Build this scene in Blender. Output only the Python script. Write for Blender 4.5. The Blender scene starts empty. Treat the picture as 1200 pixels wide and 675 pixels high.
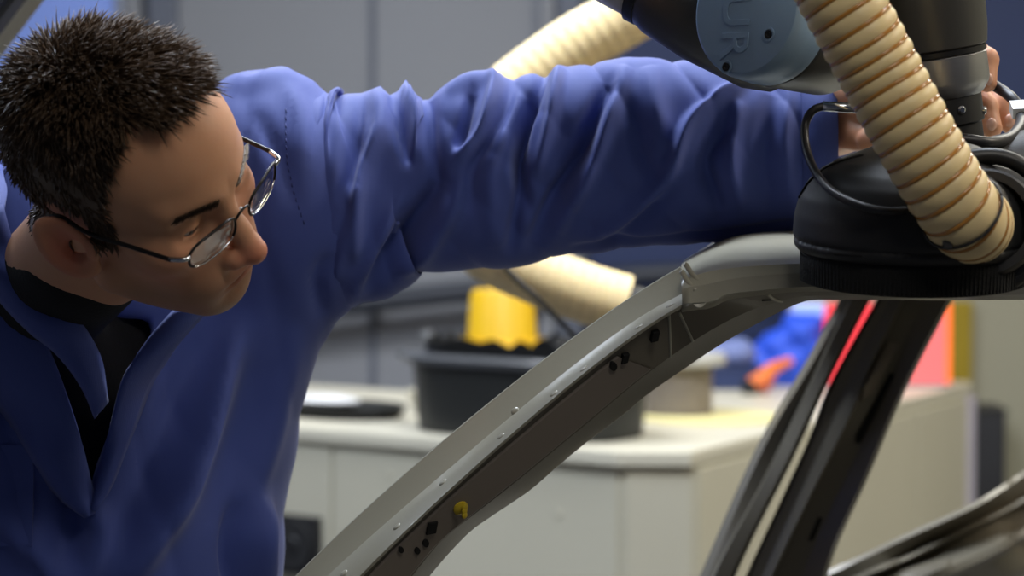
import bpy, bmesh, math, random
import numpy as np
from mathutils import Vector, Matrix
from mathutils.bvhtree import BVHTree

random.seed(7)
RNG = np.random.default_rng(7)
scene = bpy.context.scene
COL = scene.collection

# ------------------------------------------------------------------ camera
F = 3000.0                      # focal length in pixels of the 1200 x 675 frame
CAM = np.array([0.0, 0.0, 1.52])
TILT = math.atan(137.5 / F)
FW = np.array([0, math.cos(TILT), -math.sin(TILT)])
UP = np.array([0, math.sin(TILT), math.cos(TILT)])
RT = np.array([1.0, 0, 0])
cam_d = bpy.data.cameras.new('camera')
cam_d.sensor_width = 36.0
cam_d.lens = F / 1200 * 36
cam_d.clip_start = 0.05
cam_d.dof.use_dof = True
cam_d.dof.focus_distance = 2.14
cam_d.dof.aperture_fstop = 5.2
cam = bpy.data.objects.new('camera', cam_d)
COL.objects.link(cam)
cam.location = CAM
cam.rotation_euler = (math.pi / 2 - TILT, 0, 0)
scene.camera = cam

# ------------------------------------------------------------------ view, world, lamps
scene.view_settings.view_transform = 'Standard'
scene.view_settings.look = 'None'
scene.view_settings.exposure = 0.0
scene.view_settings.gamma = 1.0
scene.view_settings.use_curve_mapping = False

world = bpy.data.worlds.new('hall_light')
scene.world = world
world.use_nodes = True
bgn = world.node_tree.nodes['Background']
bgn.inputs[0].default_value = (0.55, 0.62, 0.85, 1)
bgn.inputs[1].default_value = 0.06

def area(name, loc, size, energy, color, rot=(0, 0, 0), sy=None):
    d = bpy.data.lights.new(name, 'AREA')
    d.energy = energy
    d.color = color
    d.shape = 'RECTANGLE'
    d.size = size
    d.size_y = sy or size
    o = bpy.data.objects.new(name, d)
    COL.objects.link(o)
    o.location = loc
    o.rotation_euler = rot
    return o

CEIL = 3.4
LAMPS = [  # x, y, length, width, watts, colour : rows of ceiling fixtures
    (0.10, 2.95, 1.5, 0.5, 92, (0.80, 0.88, 1.0)),
    (-2.0, 3.9, 1.5, 0.5, 42, (0.74, 0.84, 1.0)),
    (1.9, 4.8, 1.5, 0.5, 58, (1.0, 0.95, 0.80)),
    (-0.5, 5.0, 1.5, 0.5, 66, (0.92, 0.95, 1.0)),
    (2.6, 2.2, 1.5, 0.5, 52, (1.0, 0.86, 0.68)),
    (0.9, 0.2, 1.5, 0.5, 25, (1.0, 0.92, 0.80)),
]
for i, (x, y, sx, sy, e, c) in enumerate(LAMPS):
    area('ceiling_lamp_light', (x, y, CEIL - 0.09), sx, e, c, sy=sy)

# ------------------------------------------------------------------ pixel helpers
def P(px, py, d):
    return CAM + d * (FW + (px - 600.0) / F * RT - (py - 337.5) / F * UP)

def PV(px, py, d):
    return Vector(P(px, py, d))

def proj(v):
    q = np.asarray(v) - CAM
    d = q @ FW
    return 600 + F * (q @ RT) / d, 337.5 - F * (q @ UP) / d, d

# ------------------------------------------------------------------ materials
MATS = {}
def mat(name, col, rough=0.5, metal=0.0, col2=None, scale=8.0, bump=0.0, bscale=None, spec=0.5,
        coat=0.0, sss=0.0, emit=None, estr=0.0, sheen=0.0, trans=0.0, ior=1.45, detail=4.0, stretch=None, sslrad=None):
    if name in MATS:
        return MATS[name]
    m = bpy.data.materials.new(name)
    m.use_nodes = True
    nt = m.node_tree
    b = nt.nodes['Principled BSDF']
    tc = nt.nodes.new('ShaderNodeTexCoord')
    mp = nt.nodes.new('ShaderNodeMapping')
    nt.links.new(tc.outputs['Object'], mp.inputs['Vector'])
    if stretch:
        mp.inputs['Scale'].default_value = stretch
    nz = nt.nodes.new('ShaderNodeTexNoise')
    nz.inputs['Scale'].default_value = scale
    nz.inputs['Detail'].default_value = detail
    nt.links.new(mp.outputs[0], nz.inputs['Vector'])
    mix = nt.nodes.new('ShaderNodeMix')
    mix.data_type = 'RGBA'
    c2 = col2 or tuple(c * 0.86 for c in col)
    mix.inputs[6].default_value = (*col, 1)
    mix.inputs[7].default_value = (*c2, 1)
    nt.links.new(nz.outputs['Fac'], mix.inputs[0])
    nt.links.new(mix.outputs[2], b.inputs['Base Color'])
    b.inputs['Roughness'].default_value = rough
    b.inputs['Metallic'].default_value = metal
    b.inputs['Specular IOR Level'].default_value = spec
    b.inputs['Coat Weight'].default_value = coat
    b.inputs['Coat Roughness'].default_value = 0.15
    b.inputs['Sheen Weight'].default_value = sheen
    b.inputs['IOR'].default_value = ior
    if sss:
        b.inputs['Subsurface Weight'].default_value = sss
        b.inputs['Subsurface Radius'].default_value = sslrad or (1.0, 0.35, 0.2)
        b.inputs['Subsurface Scale'].default_value = 0.006
    if trans:
        b.inputs['Transmission Weight'].default_value = trans
    if emit:
        b.inputs['Emission Color'].default_value = (*emit, 1)
        b.inputs['Emission Strength'].default_value = estr
    if bump:
        bn = nt.nodes.new('ShaderNodeTexNoise')
        bn.inputs['Scale'].default_value = bscale or scale * 6
        bn.inputs['Detail'].default_value = 3
        nt.links.new(mp.outputs[0], bn.inputs['Vector'])
        bp = nt.nodes.new('ShaderNodeBump')
        bp.inputs['Strength'].default_value = bump
        bp.inputs['Distance'].default_value = 0.002
        nt.links.new(bn.outputs['Fac'], bp.inputs['Height'])
        nt.links.new(bp.outputs[0], b.inputs['Normal'])
    m['bsdf'] = b.name
    MATS[name] = m
    return m

def cloth_mat(name, col, col2):
    m = mat(name, col, 0.62, col2=col2, scale=5, spec=0.25, sheen=0.15)
    nt = m.node_tree
    b = nt.nodes['Principled BSDF']
    tc = [n for n in nt.nodes if n.type == 'TEX_COORD'][0]
    hs = []
    for d in ('X', 'Z'):
        w = nt.nodes.new('ShaderNodeTexWave')
        w.bands_direction = d
        w.inputs['Scale'].default_value = 260
        w.inputs['Distortion'].default_value = 0.6
        nt.links.new(tc.outputs['Object'], w.inputs['Vector'])
        hs.append(w)
    ad = nt.nodes.new('ShaderNodeMath')
    nt.links.new(hs[0].outputs['Fac'], ad.inputs[0])
    nt.links.new(hs[1].outputs['Fac'], ad.inputs[1])
    bp = nt.nodes.new('ShaderNodeBump')
    bp.inputs['Strength'].default_value = 0.12
    bp.inputs['Distance'].default_value = 0.001
    nt.links.new(ad.outputs[0], bp.inputs['Height'])
    nt.links.new(bp.outputs[0], b.inputs['Normal'])
    return m

M_COAT = cloth_mat('blue_work_coat_cloth', (0.070, 0.102, 0.355), (0.058, 0.086, 0.31))
M_SHIRT = mat('black_knit', (0.006, 0.006, 0.008), 0.9, bump=0.3, scale=60)
M_TROUSER = mat('dark_trouser_cloth', (0.02, 0.022, 0.035), 0.85, bump=0.2, scale=50)
M_SHOE = mat('black_leather', (0.012, 0.011, 0.01), 0.45, bump=0.1, scale=40)
M_HAIR = mat('dark_brown_hair', (0.062, 0.038, 0.022), 0.38, col2=(0.105, 0.064, 0.037), scale=30, spec=0.45)
M_PAINT = mat('olive_grey_primer', (0.385, 0.37, 0.295), 0.28, col2=(0.355, 0.34, 0.27), scale=3, coat=0.35, bump=0.03, bscale=200)
M_PLATE = mat('brown_grey_primer', (0.20, 0.17, 0.14), 0.42, scale=4, bump=0.03, bscale=200)
M_PAINT_SHADE = mat('shaded_body_primer', (0.155, 0.138, 0.105), 0.38, col2=(0.135, 0.12, 0.09), scale=4, coat=0.15, bump=0.03, bscale=200)  # body primer darkened and browned to stand in for shade on pillars and rails
M_SLOT = mat('dark_opening', (0.004, 0.004, 0.004), 0.9)
M_BLACKP = mat('black_plastic', (0.016, 0.016, 0.017), 0.52, scale=20, bump=0.10, bscale=900)
M_BRUSH = mat('black_brush', (0.006, 0.006, 0.006), 0.85, scale=60, bump=0.6, bscale=600)
M_RUBBER = mat('black_rubber', (0.010, 0.010, 0.011), 0.42, scale=30)
M_ROBOT = mat('dark_grey_anodised', (0.085, 0.083, 0.078), 0.38, metal=0.35, scale=30, bump=0.03, bscale=600)
M_ALU = mat('brushed_aluminium', (0.42, 0.42, 0.43), 0.38, metal=0.9, scale=20, stretch=(1, 1, 30), bump=0.05)
M_STEEL = mat('polished_steel', (0.62, 0.63, 0.66), 0.18, metal=1.0, scale=30)
M_CAP = mat('pale_blue_plastic', (0.23, 0.35, 0.52), 0.38, col2=(0.22, 0.335, 0.50), scale=4, bump=0.04, bscale=500)
M_HOSE = mat('cream_hose_plastic', (0.86, 0.68, 0.37), 0.45, col2=(0.80, 0.61, 0.31), scale=20, sss=0.15, sslrad=(1, .7, .3))
M_WIRE = mat('amber_hose_spiral', (0.48, 0.21, 0.035), 0.22, col2=(0.40, 0.17, 0.03), scale=20, coat=0.4)
M_WHITE = mat('white_plastic', (0.75, 0.75, 0.76), 0.4, scale=10)
M_YELLOW = mat('yellow_plastic', (0.66, 0.40, 0.004), 0.45, col2=(0.60, 0.35, 0.003), scale=8)
M_TUB = mat('black_tub_plastic', (0.016, 0.017, 0.016), 0.42, scale=15, bump=0.05)
M_BAG = mat('black_liner_film', (0.006, 0.006, 0.006), 0.35, scale=25, bump=0.3)
M_CABF = mat('cream_cabinet_paint', (0.53, 0.50, 0.395), 0.5, scale=2, bump=0.03, bscale=90)
M_TOP = mat('cream_worktop', (0.60, 0.565, 0.455), 0.4, scale=3, bump=0.02)
M_WALL = mat('grey_wall_panel', (0.27, 0.28, 0.31), 0.65, scale=1.3, bump=0.03, bscale=60)
M_POST = mat('blue_grey_post', (0.13, 0.145, 0.19), 0.5, scale=4)
M_BLUEPAN = mat('blue_partition_paint', (0.12, 0.18, 0.44), 0.6, scale=1.5)
M_NAVY = mat('navy_paint', (0.02, 0.035, 0.11), 0.6, scale=3)
M_BEIGE = mat('beige_wall_paint', (0.29, 0.28, 0.21), 0.7, scale=1.5)
M_FLOOR = mat('grey_workshop_floor', (0.10, 0.10, 0.10), 0.5, col2=(0.075, 0.075, 0.078), scale=3, bump=0.05)
M_CEIL = mat('grey_ceiling', (0.35, 0.35, 0.36), 0.8, scale=2)
M_CABLE = mat('dark_cable', (0.016, 0.016, 0.020), 0.4, scale=30)
M_FRAME = mat('dark_spectacle_metal', (0.02, 0.018, 0.018), 0.28, metal=0.6, scale=30)

# ------------------------------------------------------------------ object helpers
def link(name, me, m, parent=None, smooth=True):
    o = bpy.data.objects.new(name, me)
    COL.objects.link(o)
    if m is not None:
        me.materials.append(m)
    if smooth:
        me.polygons.foreach_set('use_smooth', np.ones(len(me.polygons), bool))
    if parent is not None:
        o.parent = parent
        loc = parent.location if parent.type == 'EMPTY' else Vector((0, 0, 0))   # meshes keep world coordinates
        o.matrix_parent_inverse = Matrix.Translation(-loc)
    return o

def mesh(name, v, f, m, parent=None, smooth=True):
    me = bpy.data.meshes.new(name)
    me.from_pydata([tuple(map(float, p)) for p in v], [], [tuple(map(int, q)) for q in f])
    me.update()
    return link(name, me, m, parent, smooth)

def bm_obj(name, bm, m, parent=None, smooth=False):
    me = bpy.data.meshes.new(name)
    bmesh.ops.recalc_face_normals(bm, faces=bm.faces)
    bm.to_mesh(me)
    bm.free()
    return link(name, me, m, parent, smooth)

def tag(o, label=None, cat=None, group=None, kind=None):
    if label: o['label'] = label
    if cat: o['category'] = cat
    if group: o['group'] = group
    if kind: o['kind'] = kind
    return o

def thing(name, loc, label, cat, group=None):
    o = bpy.data.objects.new(name, None)
    COL.objects.link(o)
    o.location = Vector([float(c) for c in loc])
    return tag(o, label, cat, group)

def box_bm(lo, hi, bev=0.0, seg=2):
    bm = bmesh.new()
    lo = Vector([float(a) for a in lo]); hi = Vector([float(a) for a in hi])
    c = (lo + hi) / 2; s = hi - lo
    bmesh.ops.create_cube(bm, size=1, matrix=Matrix.Translation(c) @ Matrix.Diagonal((*s, 1)))
    if bev:
        bmesh.ops.bevel(bm, geom=bm.edges[:], offset=bev, segments=seg, profile=0.5, affect='EDGES')
    return bm

def box(name, lo, hi, m, parent=None, bev=0.004):
    return bm_obj(name, box_bm(lo, hi, bev), m, parent)

def prism_bm(pts2, z0, z1, bev=0.0):
    """vertical prism over an XY outline"""
    bm = bmesh.new()
    vs = [bm.verts.new((float(x), float(y), z0)) for x, y in pts2]
    f = bm.faces.new(vs)
    r = bmesh.ops.extrude_face_region(bm, geom=[f])
    for e in r['geom']:
        if isinstance(e, bmesh.types.BMVert):
            e.co.z = z1
    if bev:
        bmesh.ops.bevel(bm, geom=bm.edges[:], offset=bev, segments=3, profile=0.5, affect='EDGES')
    return bm

def crspline(pts, n):
    """Catmull-Rom through pts (rows), n samples, arc-length spaced"""
    p = np.asarray(pts, float)
    if len(p) < 3:
        t = np.linspace(0, 1, n)[:, None]
        return p[0] * (1 - t) + p[-1] * t
    q = np.vstack([2 * p[0] - p[1], p, 2 * p[-1] - p[-2]])
    out = []
    for i in range(len(p) - 1):
        p0, p1, p2, p3 = q[i], q[i + 1], q[i + 2], q[i + 3]
        t = np.linspace(0, 1, 24, endpoint=False)[:, None]
        out.append(0.5 * ((2 * p1) + (-p0 + p2) * t + (2 * p0 - 5 * p1 + 4 * p2 - p3) * t ** 2 + (-p0 + 3 * p1 - 3 * p2 + p3) * t ** 3))
    out.append(p[-1:])
    c = np.vstack(out)
    s = np.r_[0, np.cumsum(np.linalg.norm(np.diff(c[:, :3], axis=0), axis=1))]
    t = np.linspace(0, s[-1], n)
    return np.stack([np.interp(t, s, c[:, k]) for k in range(c.shape[1])], 1)

def frames(c):
    t = np.gradient(c, axis=0)
    t /= np.linalg.norm(t, axis=1)[:, None] + 1e-12
    a = np.zeros_like(c); b = np.zeros_like(c)
    ref = np.array([0, 0, 1.0]) if abs(t[0, 2]) < 0.9 else np.array([1.0, 0, 0])
    u = ref - t[0] * (ref @ t[0]); u /= np.linalg.norm(u)
    for i in range(len(c)):
        u = u - t[i] * (u @ t[i]); u /= np.linalg.norm(u)
        a[i] = u; b[i] = np.cross(t[i], u)
    return t, a, b

def grid_faces(nu, nv, wrap=True, caps=False):
    f = []
    for i in range(nu - 1):
        for j in range(nv if wrap else nv - 1):
            k = (j + 1) % nv
            f.append((i * nv + j, i * nv + k, (i + 1) * nv + k, (i + 1) * nv + j))
    if caps:
        f.append(tuple(reversed(range(nv))))
        f.append(tuple((nu - 1) * nv + j for j in range(nv)))
    return f

def tube_vf(c, r, nv=16, caps=True):
    c = np.asarray(c, float)
    r = np.broadcast_to(np.asarray(r, float), (len(c),))
    t, a, b = frames(c)
    th = np.linspace(0, 2 * np.pi, nv, endpoint=False)
    v = c[:, None] + r[:, None, None] * (np.cos(th)[None, :, None] * a[:, None] + np.sin(th)[None, :, None] * b[:, None])
    return v.reshape(-1, 3), grid_faces(len(c), nv, True, caps)

def tube(name, pts, r, m, parent=None, n=40, nv=12, spline=True):
    c = crspline(pts, n) if spline else np.asarray(pts, float)
    if hasattr(r, '__len__'):
        r = np.interp(np.linspace(0, 1, len(c)), np.linspace(0, 1, len(r)), r)
    v, f = tube_vf(c, r, nv)
    return mesh(name, v, f, m, parent)

def lathe(name, prof, m, parent=None, origin=(0, 0, 0), axis=(0, 0, 1), nv=48, sharp=True, ref=None):
    """prof: (radius, height) list; revolve about axis through origin"""
    ax = Vector([float(a) for a in axis]).normalized()
    ref = Vector((0, 0, 1)) if abs(ax.z) < 0.95 else Vector((1, 0, 0))
    a = (ref - ax * ref.dot(ax)).normalized(); b = ax.cross(a)
    o = Vector([float(x) for x in origin])
    v, f = [], []
    rows = []
    for r, h in prof:
        if r < 1e-6:
            rows.append([len(v)]); v.append(o + ax * h)
        else:
            rows.append(list(range(len(v), len(v) + nv)))
            for k in range(nv):
                t = 2 * math.pi * k / nv
                v.append(o + ax * h + (a * math.cos(t) + b * math.sin(t)) * r)
    for r0, r1 in zip(rows, rows[1:]):
        for k in range(nv):
            k2 = (k + 1) % nv
            q = [r0[k % len(r0)], r0[k2 % len(r0)], r1[k2 % len(r1)], r1[k % len(r1)]]
            q = list(dict.fromkeys(q))
            if len(q) > 2:
                f.append(q)
    if len(rows[0]) > 1: f.append(list(reversed(rows[0])))
    if len(rows[-1]) > 1: f.append(rows[-1])
    ob = mesh(name, v, f, m, parent)
    if sharp:
        sharpen(ob)
    return ob

def sharpen(ob, ang=35):
    me = ob.data
    bm = bmesh.new(); bm.from_mesh(me)
    bmesh.ops.recalc_face_normals(bm, faces=bm.faces)
    lim = math.radians(ang)
    for e in bm.edges:
        e.smooth = not (len(e.link_faces) == 2 and e.calc_face_angle(0) > lim)
    bm.to_mesh(me); bm.free()

def loft(name, rows, m, parent=None, n=60, wrap=False, spline=True, thick=0.0):
    """rows: list of polylines (world points); resampled and skinned"""
    g = [crspline(r, n) if spline else np.stack([np.interp(np.linspace(0, 1, n), np.linspace(0, 1, len(r)), np.asarray(r)[:, k]) for k in range(3)], 1) for r in rows]
    nu = len(g)
    v = np.concatenate(g)
    f = []
    for i in range(nu if wrap else nu - 1):
        i2 = (i + 1) % nu
        for j in range(n - 1):
            f.append((i * n + j, i * n + j + 1, i2 * n + j + 1, i2 * n + j))
    if wrap:
        f.append(tuple(i * n for i in range(nu)))
        f.append(tuple(i * n + n - 1 for i in reversed(range(nu))))
    ob = mesh(name, v, f, m, parent)
    sharpen(ob, 18)
    if thick:
        s = ob.modifiers.new('thickness', 'SOLIDIFY'); s.thickness = thick; s.offset = -1
    return ob

# ------------------------------------------------------------------ signed distance modelling
def sd_ell(p, c, r, R=None):
    q = p - np.asarray(c, np.float32)
    if R is not None:
        q = q @ np.asarray(R, np.float32)
    r = np.asarray(r, np.float32)
    k0 = np.linalg.norm(q / r, axis=-1)
    k1 = np.linalg.norm(q / (r * r), axis=-1)
    return k0 * (k0 - 1) / np.maximum(k1, 1e-6)

def sd_cone(p, a, b, ra, rb):
    a = np.asarray(a, np.float32); b = np.asarray(b, np.float32)
    ab = b - a
    h = np.clip(((p - a) @ ab) / max(float(ab @ ab), 1e-12), 0, 1)
    return np.linalg.norm(p - a - h[..., None] * ab, axis=-1) - (ra + (rb - ra) * h)

def smin(a, b, k):
    h = np.maximum(k - np.abs(a - b), 0) / k
    return np.minimum(a, b) - h * h * k * 0.25

def smax(a, b, k):
    return -smin(-a, -b, k)

def snets(fn, lo, hi, h):
    lo = np.asarray(lo, np.float64); hi = np.asarray(hi, np.float64)
    n = np.ceil((hi - lo) / h).astype(int) + 1
    ax = [(lo[k] + h * np.arange(n[k])).astype(np.float32) for k in range(3)]
    D = np.empty(n, np.float32)
    step = max(1, int(400000 / (n[1] * n[2])))
    for i in range(0, n[0], step):
        g = np.stack(np.meshgrid(ax[0][i:i + step], ax[1], ax[2], indexing='ij'), -1)
        D[i:i + step] = fn(g.reshape(-1, 3)).reshape(g.shape[:3])
    s = D < 0
    nc = n - 1
    cnt = np.zeros(nc, np.int32)
    off = [(a, b, c) for a in (0, 1) for b in (0, 1) for c in (0, 1)]
    for a, b, c in off:
        cnt += s[a:a + nc[0], b:b + nc[1], c:c + nc[2]]
    act = np.argwhere((cnt > 0) & (cnt < 8))
    idx = -np.ones(nc, np.int64)
    idx[act[:, 0], act[:, 1], act[:, 2]] = np.arange(len(act))
    acc = np.zeros((len(act), 3)); num = np.zeros(len(act))
    for A in off:
        for k in range(3):
            if A[k] == 1: continue
            B = list(A); B[k] = 1
            pa = act + np.array(A); pb = act + np.array(B)
            da = D[pa[:, 0], pa[:, 1], pa[:, 2]]; db = D[pb[:, 0], pb[:, 1], pb[:, 2]]
            x = (da < 0) != (db < 0)
            t = np.where(x, da / np.where(x, da - db, 1), 0)
            q = np.tile(np.array(A, float), (len(act), 1)); q[:, k] += t
            acc += q * x[:, None]; num += x
    V = lo + h * (act + acc / num[:, None])
    faces = []
    for k in range(3):
        u, w = (k + 1) % 3, (k + 2) % 3
        sl0 = [slice(None)] * 3; sl1 = [slice(None)] * 3
        sl0[k] = slice(0, n[k] - 1); sl1[k] = slice(1, n[k])
        ch = s[tuple(sl0)] != s[tuple(sl1)]
        e = np.argwhere(ch)
        e = e[(e[:, u] > 0) & (e[:, w] > 0) & (e[:, u] < nc[u]) & (e[:, w] < nc[w])]
        ins = s[e[:, 0], e[:, 1], e[:, 2]]
        def cell(du, dw):
            c = e.copy(); c[:, u] -= du; c[:, w] -= dw
            return idx[c[:, 0], c[:, 1], c[:, 2]]
        q = np.stack([cell(1, 1), cell(0, 1), cell(0, 0), cell(1, 0)], 1)
        q[~ins] = q[~ins][:, ::-1]
        faces.append(q)
    Fc = np.concatenate(faces)
    return V, Fc[(Fc >= 0).all(1)]

def smooth_v(V, Fc, it=2, lam=0.5):
    n = len(V)
    e = np.concatenate([Fc[:, [0, 1]], Fc[:, [1, 2]], Fc[:, [2, 3]], Fc[:, [3, 0]]])
    e = np.concatenate([e, e[:, ::-1]])
    deg = np.bincount(e[:, 0], minlength=n).astype(float)
    for _ in range(it):
        s = np.stack([np.bincount(e[:, 0], V[e[:, 1], k], minlength=n) for k in range(3)], 1) / np.maximum(deg, 1)[:, None]
        V = V + lam * (s - V)
    return V

def vnormals(V, Fc):
    n = np.zeros_like(V)
    d = np.cross(V[Fc[:, 2]] - V[Fc[:, 0]], V[Fc[:, 3 % Fc.shape[1]]] - V[Fc[:, 1]])
    for k in range(Fc.shape[1]):
        for c in range(3):
            n[:, c] += np.bincount(Fc[:, k], d[:, c], minlength=len(V))
    return n / (np.linalg.norm(n, axis=1)[:, None] + 1e-12)

def fold_disp(V, folds):
    """folds: (polyline in photo pixels, height in m, width in px); a ridge (+) or a valley (-) across the cloth"""
    x, y, d = proj(V)
    q = np.stack([x, y], 1)
    out = np.zeros(len(V))
    for line, amp, w in folds:
        c = crspline(np.asarray(line, float), 14)
        best = np.full(len(V), 1e9); tt = np.zeros(len(V))
        for i in range(len(c) - 1):
            a, b = c[i], c[i + 1]
            ab = b - a
            h = np.clip(((q - a) @ ab) / (ab @ ab), 0, 1)
            dd = np.linalg.norm(q - a - h[:, None] * ab, axis=1)
            m = dd < best
            best[m] = dd[m]; tt[m] = (i + h[m]) / (len(c) - 1)
        out += amp * np.exp(-(best / w) ** 2) * (0.22 + 0.78 * np.sin(np.pi * np.clip(tt, 0.0, 1)) ** 0.6)
    return out

def vnoise(p, seed=0, k=5):
    r = np.random.default_rng(seed)
    out = np.zeros(len(p))
    for i in range(k):
        w = r.normal(size=3); w /= np.linalg.norm(w)
        out += np.sin(p @ w * r.uniform(0.6, 1.6) + r.uniform(0, 6.28))
    return out / k

# ================================================================== THE SETTING
def Xd(px, d): return (px - 600) / F * d
def Zd(py, d): return float(P(600, py, d)[2])

BW = 7.6      # back wall distance
o = box('floor', (-5, -1.5, -0.1), (5, 9, 0), M_FLOOR, bev=0); tag(o, kind='structure')
o = box('ceiling', (-5, -1.5, CEIL), (5, 9, CEIL + 0.1), M_CEIL, bev=0); tag(o, kind='structure')
wb = box('wall_back', (-5, BW + 0.06, 0), (5, BW + 0.16, CEIL), M_WALL, bev=0); tag(wb, kind='structure')
seams = [-1400, -1000, -560, -160, 172, 437, 660]
for a, b in zip(seams, seams[1:]):
    box('wall_panel', (Xd(a, BW) + 0.006, BW, 0.0), (Xd(b, BW) - 0.006, BW + 0.06, CEIL), M_WALL, wb, 0.008)
box('wall_panel', (Xd(690, BW), BW, 0.0), (Xd(1500, BW), BW + 0.06, CEIL), M_NAVY, wb, 0.008)
for a, b, m in [(632, 650, M_WALL), (652, 682, M_POST), (150, 168, M_WALL), (176, 212, M_POST)]:
    box('wall_post', (Xd(a, BW), BW - 0.05, 0), (Xd(b, BW), BW + 0.02, CEIL), m, wb, 0.01)
box('wall_post', (Xd(434, BW), BW - 0.008, 0), (Xd(440, BW), BW + 0.02, CEIL), M_POST, wb, 0.003)
wl = box('wall_left', (-3.6, 0.5, 0), (-3.5, BW + 0.06, CEIL), M_WALL, bev=0); tag(wl, kind='structure')
wr = box('wall_right', (3.5, 0.5, 0), (3.6, BW + 0.06, CEIL), M_BEIGE, bev=0); tag(wr, kind='structure')

# blue partition behind the worker
D = 6.6
part = thing('partition_screen', (Xd(-60, D), D, 0), 'tall bright blue partition panel standing behind the worker', 'partition')
box('panel', (Xd(-420, D), D, 0.06), (Xd(136, D), D + 0.03, 2.4), M_BLUEPAN, part, 0.01)
box('post', (Xd(136, D), D - 0.01, 0), (Xd(146, D), D + 0.04, 2.42), M_POST, part, 0.006)
box('post', (Xd(-430, D), D - 0.01, 0), (Xd(-420, D), D + 0.04, 2.42), M_POST, part, 0.006)
box('foot', (Xd(130, D), D - 0.25, 0), (Xd(150, D), D + 0.25, 0.05), M_POST, part, 0.006)
box('foot', (Xd(-434, D), D - 0.25, 0), (Xd(-414, D), D + 0.25, 0.05), M_POST, part, 0.006)

# beige partition on the right with yellow strip
D = 7.1
bp_ = thing('partition_screen', (Xd(1130, D), D, 0), 'low beige partition panel behind the red glowing light', 'partition')
box('panel', (Xd(925, D), D, 0.0), (Xd(1420, D), D + 0.05, 1.36), M_BEIGE, bp_, 0.008)
box('top_rail', (Xd(925, D), D - 0.012, 1.36), (Xd(1420, D), D + 0.06, 1.385), M_POST, bp_, 0.006)
o = box('yellow_board', (Xd(1113, D - .02), D - 0.035, 0.85), (Xd(1139, D - .02), D - 0.002, 1.16), mat('mustard_board', (0.28, 0.20, 0.008), 0.6), None, 0.004)
tag(o, 'narrow vertical yellow panel hung on the beige partition', 'panel')
D = 6.9
bn = thing('waste_bin', (Xd(1161, D), D + .09, 0), 'narrow black bin standing beside the cream cabinet', 'bin')
box('body', (Xd(1142, D), D, 0.0), (Xd(1181, D), D + 0.18, Zd(486, D)), mat('charcoal_bin', (0.02, 0.021, 0.026), 0.6), bn, 0.006)
box('rim', (Xd(1140, D), D - 0.004, Zd(486, D)), (Xd(1183, D), D + 0.184, Zd(480, D)), M_BLACKP, bn, 0.003)

# dark sloping rail on the back wall
rl = thing('wall_rail', P(550, 340, BW), 'dark sloping pipe rail fixed along the grey wall', 'pipe')
tube('pipe', [P(180, 392, BW - .12), P(370, 362, BW - .12), P(560, 340, BW - .12), P(760, 322, BW - .12), P(900, 318, BW - .12)], 0.032, mat('dark_pipe', (0.035, 0.04, 0.055), 0.5), rl, 30, 10)
for px, py in ((230, 384), (437, 353), (640, 333), (850, 319)):
    a = P(px, py, BW - .12)
    box('bracket', (a[0] - .015, BW - .12, a[2] - .02), (a[0] + .015, BW + .0, a[2] + .02), M_POST, rl, 0.003)

# ceiling lamps (fixtures of the area lights)
M_LAMP = mat('lamp_diffuser', (0.9, 0.9, 0.9), 0.5, emit=(0.85, 0.92, 1.0), estr=3.0)
names = ['above the car roof', 'over the blue partition', 'above the right end of the worktop', 'between cabinet and back wall', 'right of the robot arm', 'in front of the car']
for (x, y, sx, sy, e, c), nm in zip(LAMPS, names):
    t = thing('ceiling_lamp', (x, y, CEIL - .08), 'long flat fluorescent ceiling lamp ' + nm, 'lamp', 'ceiling lamps')
    box('housing', (x - sx / 2 - .03, y - sy / 2 - .03, CEIL - .05), (x + sx / 2 + .03, y + sy / 2 + .03, CEIL), M_WHITE, t, 0.006)
    box('diffuser', (x - sx / 2, y - sy / 2, CEIL - .08), (x + sx / 2, y + sy / 2, CEIL - .05), M_LAMP, t, 0.006)

# slanted overhead strut, upper left corner
D = 2.75
st = thing('roof_strut', P(-1300, 1745, D), 'olive grey slanted metal strut crossing above the man head', 'strut')
M_STRUT = mat('olive_strut_paint', (0.17, 0.165, 0.13), 0.5, scale=5)
a0, a1 = P(-1345, 1830, D), P(1222, -1570, D)
dv = (a1 - a0) / np.linalg.norm(a1 - a0); nr = np.array([-dv[2], 0, dv[0]]); dp = np.array([0, 1.0, 0])
def bar(name, a, b, n0, n1, d0, d1, m, par):
    v = [q + nr * n + dp * d for q in (a, b) for n, d in ((n0, d0), (n1, d0), (n1, d1), (n0, d1))]
    return mesh(name, v, [(0, 1, 2, 3), (7, 6, 5, 4), (0, 4, 5, 1), (1, 5, 6, 2), (2, 6, 7, 3), (3, 7, 4, 0)], m, par, False)
bar('web', a0, a1, 0.012, 0.075, 0.004, 0.05, M_STRUT, st)
bar('flange', a0, a1, 0.002, 0.012, -0.012, 0.07, M_STRUT, st)
bar('flange', a0, a1, 0.075, 0.085, -0.012, 0.07, M_STRUT, st)
bar('rib', a0, a1, 0.022, 0.026, -0.004, 0.004, M_STRUT, st)

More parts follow.
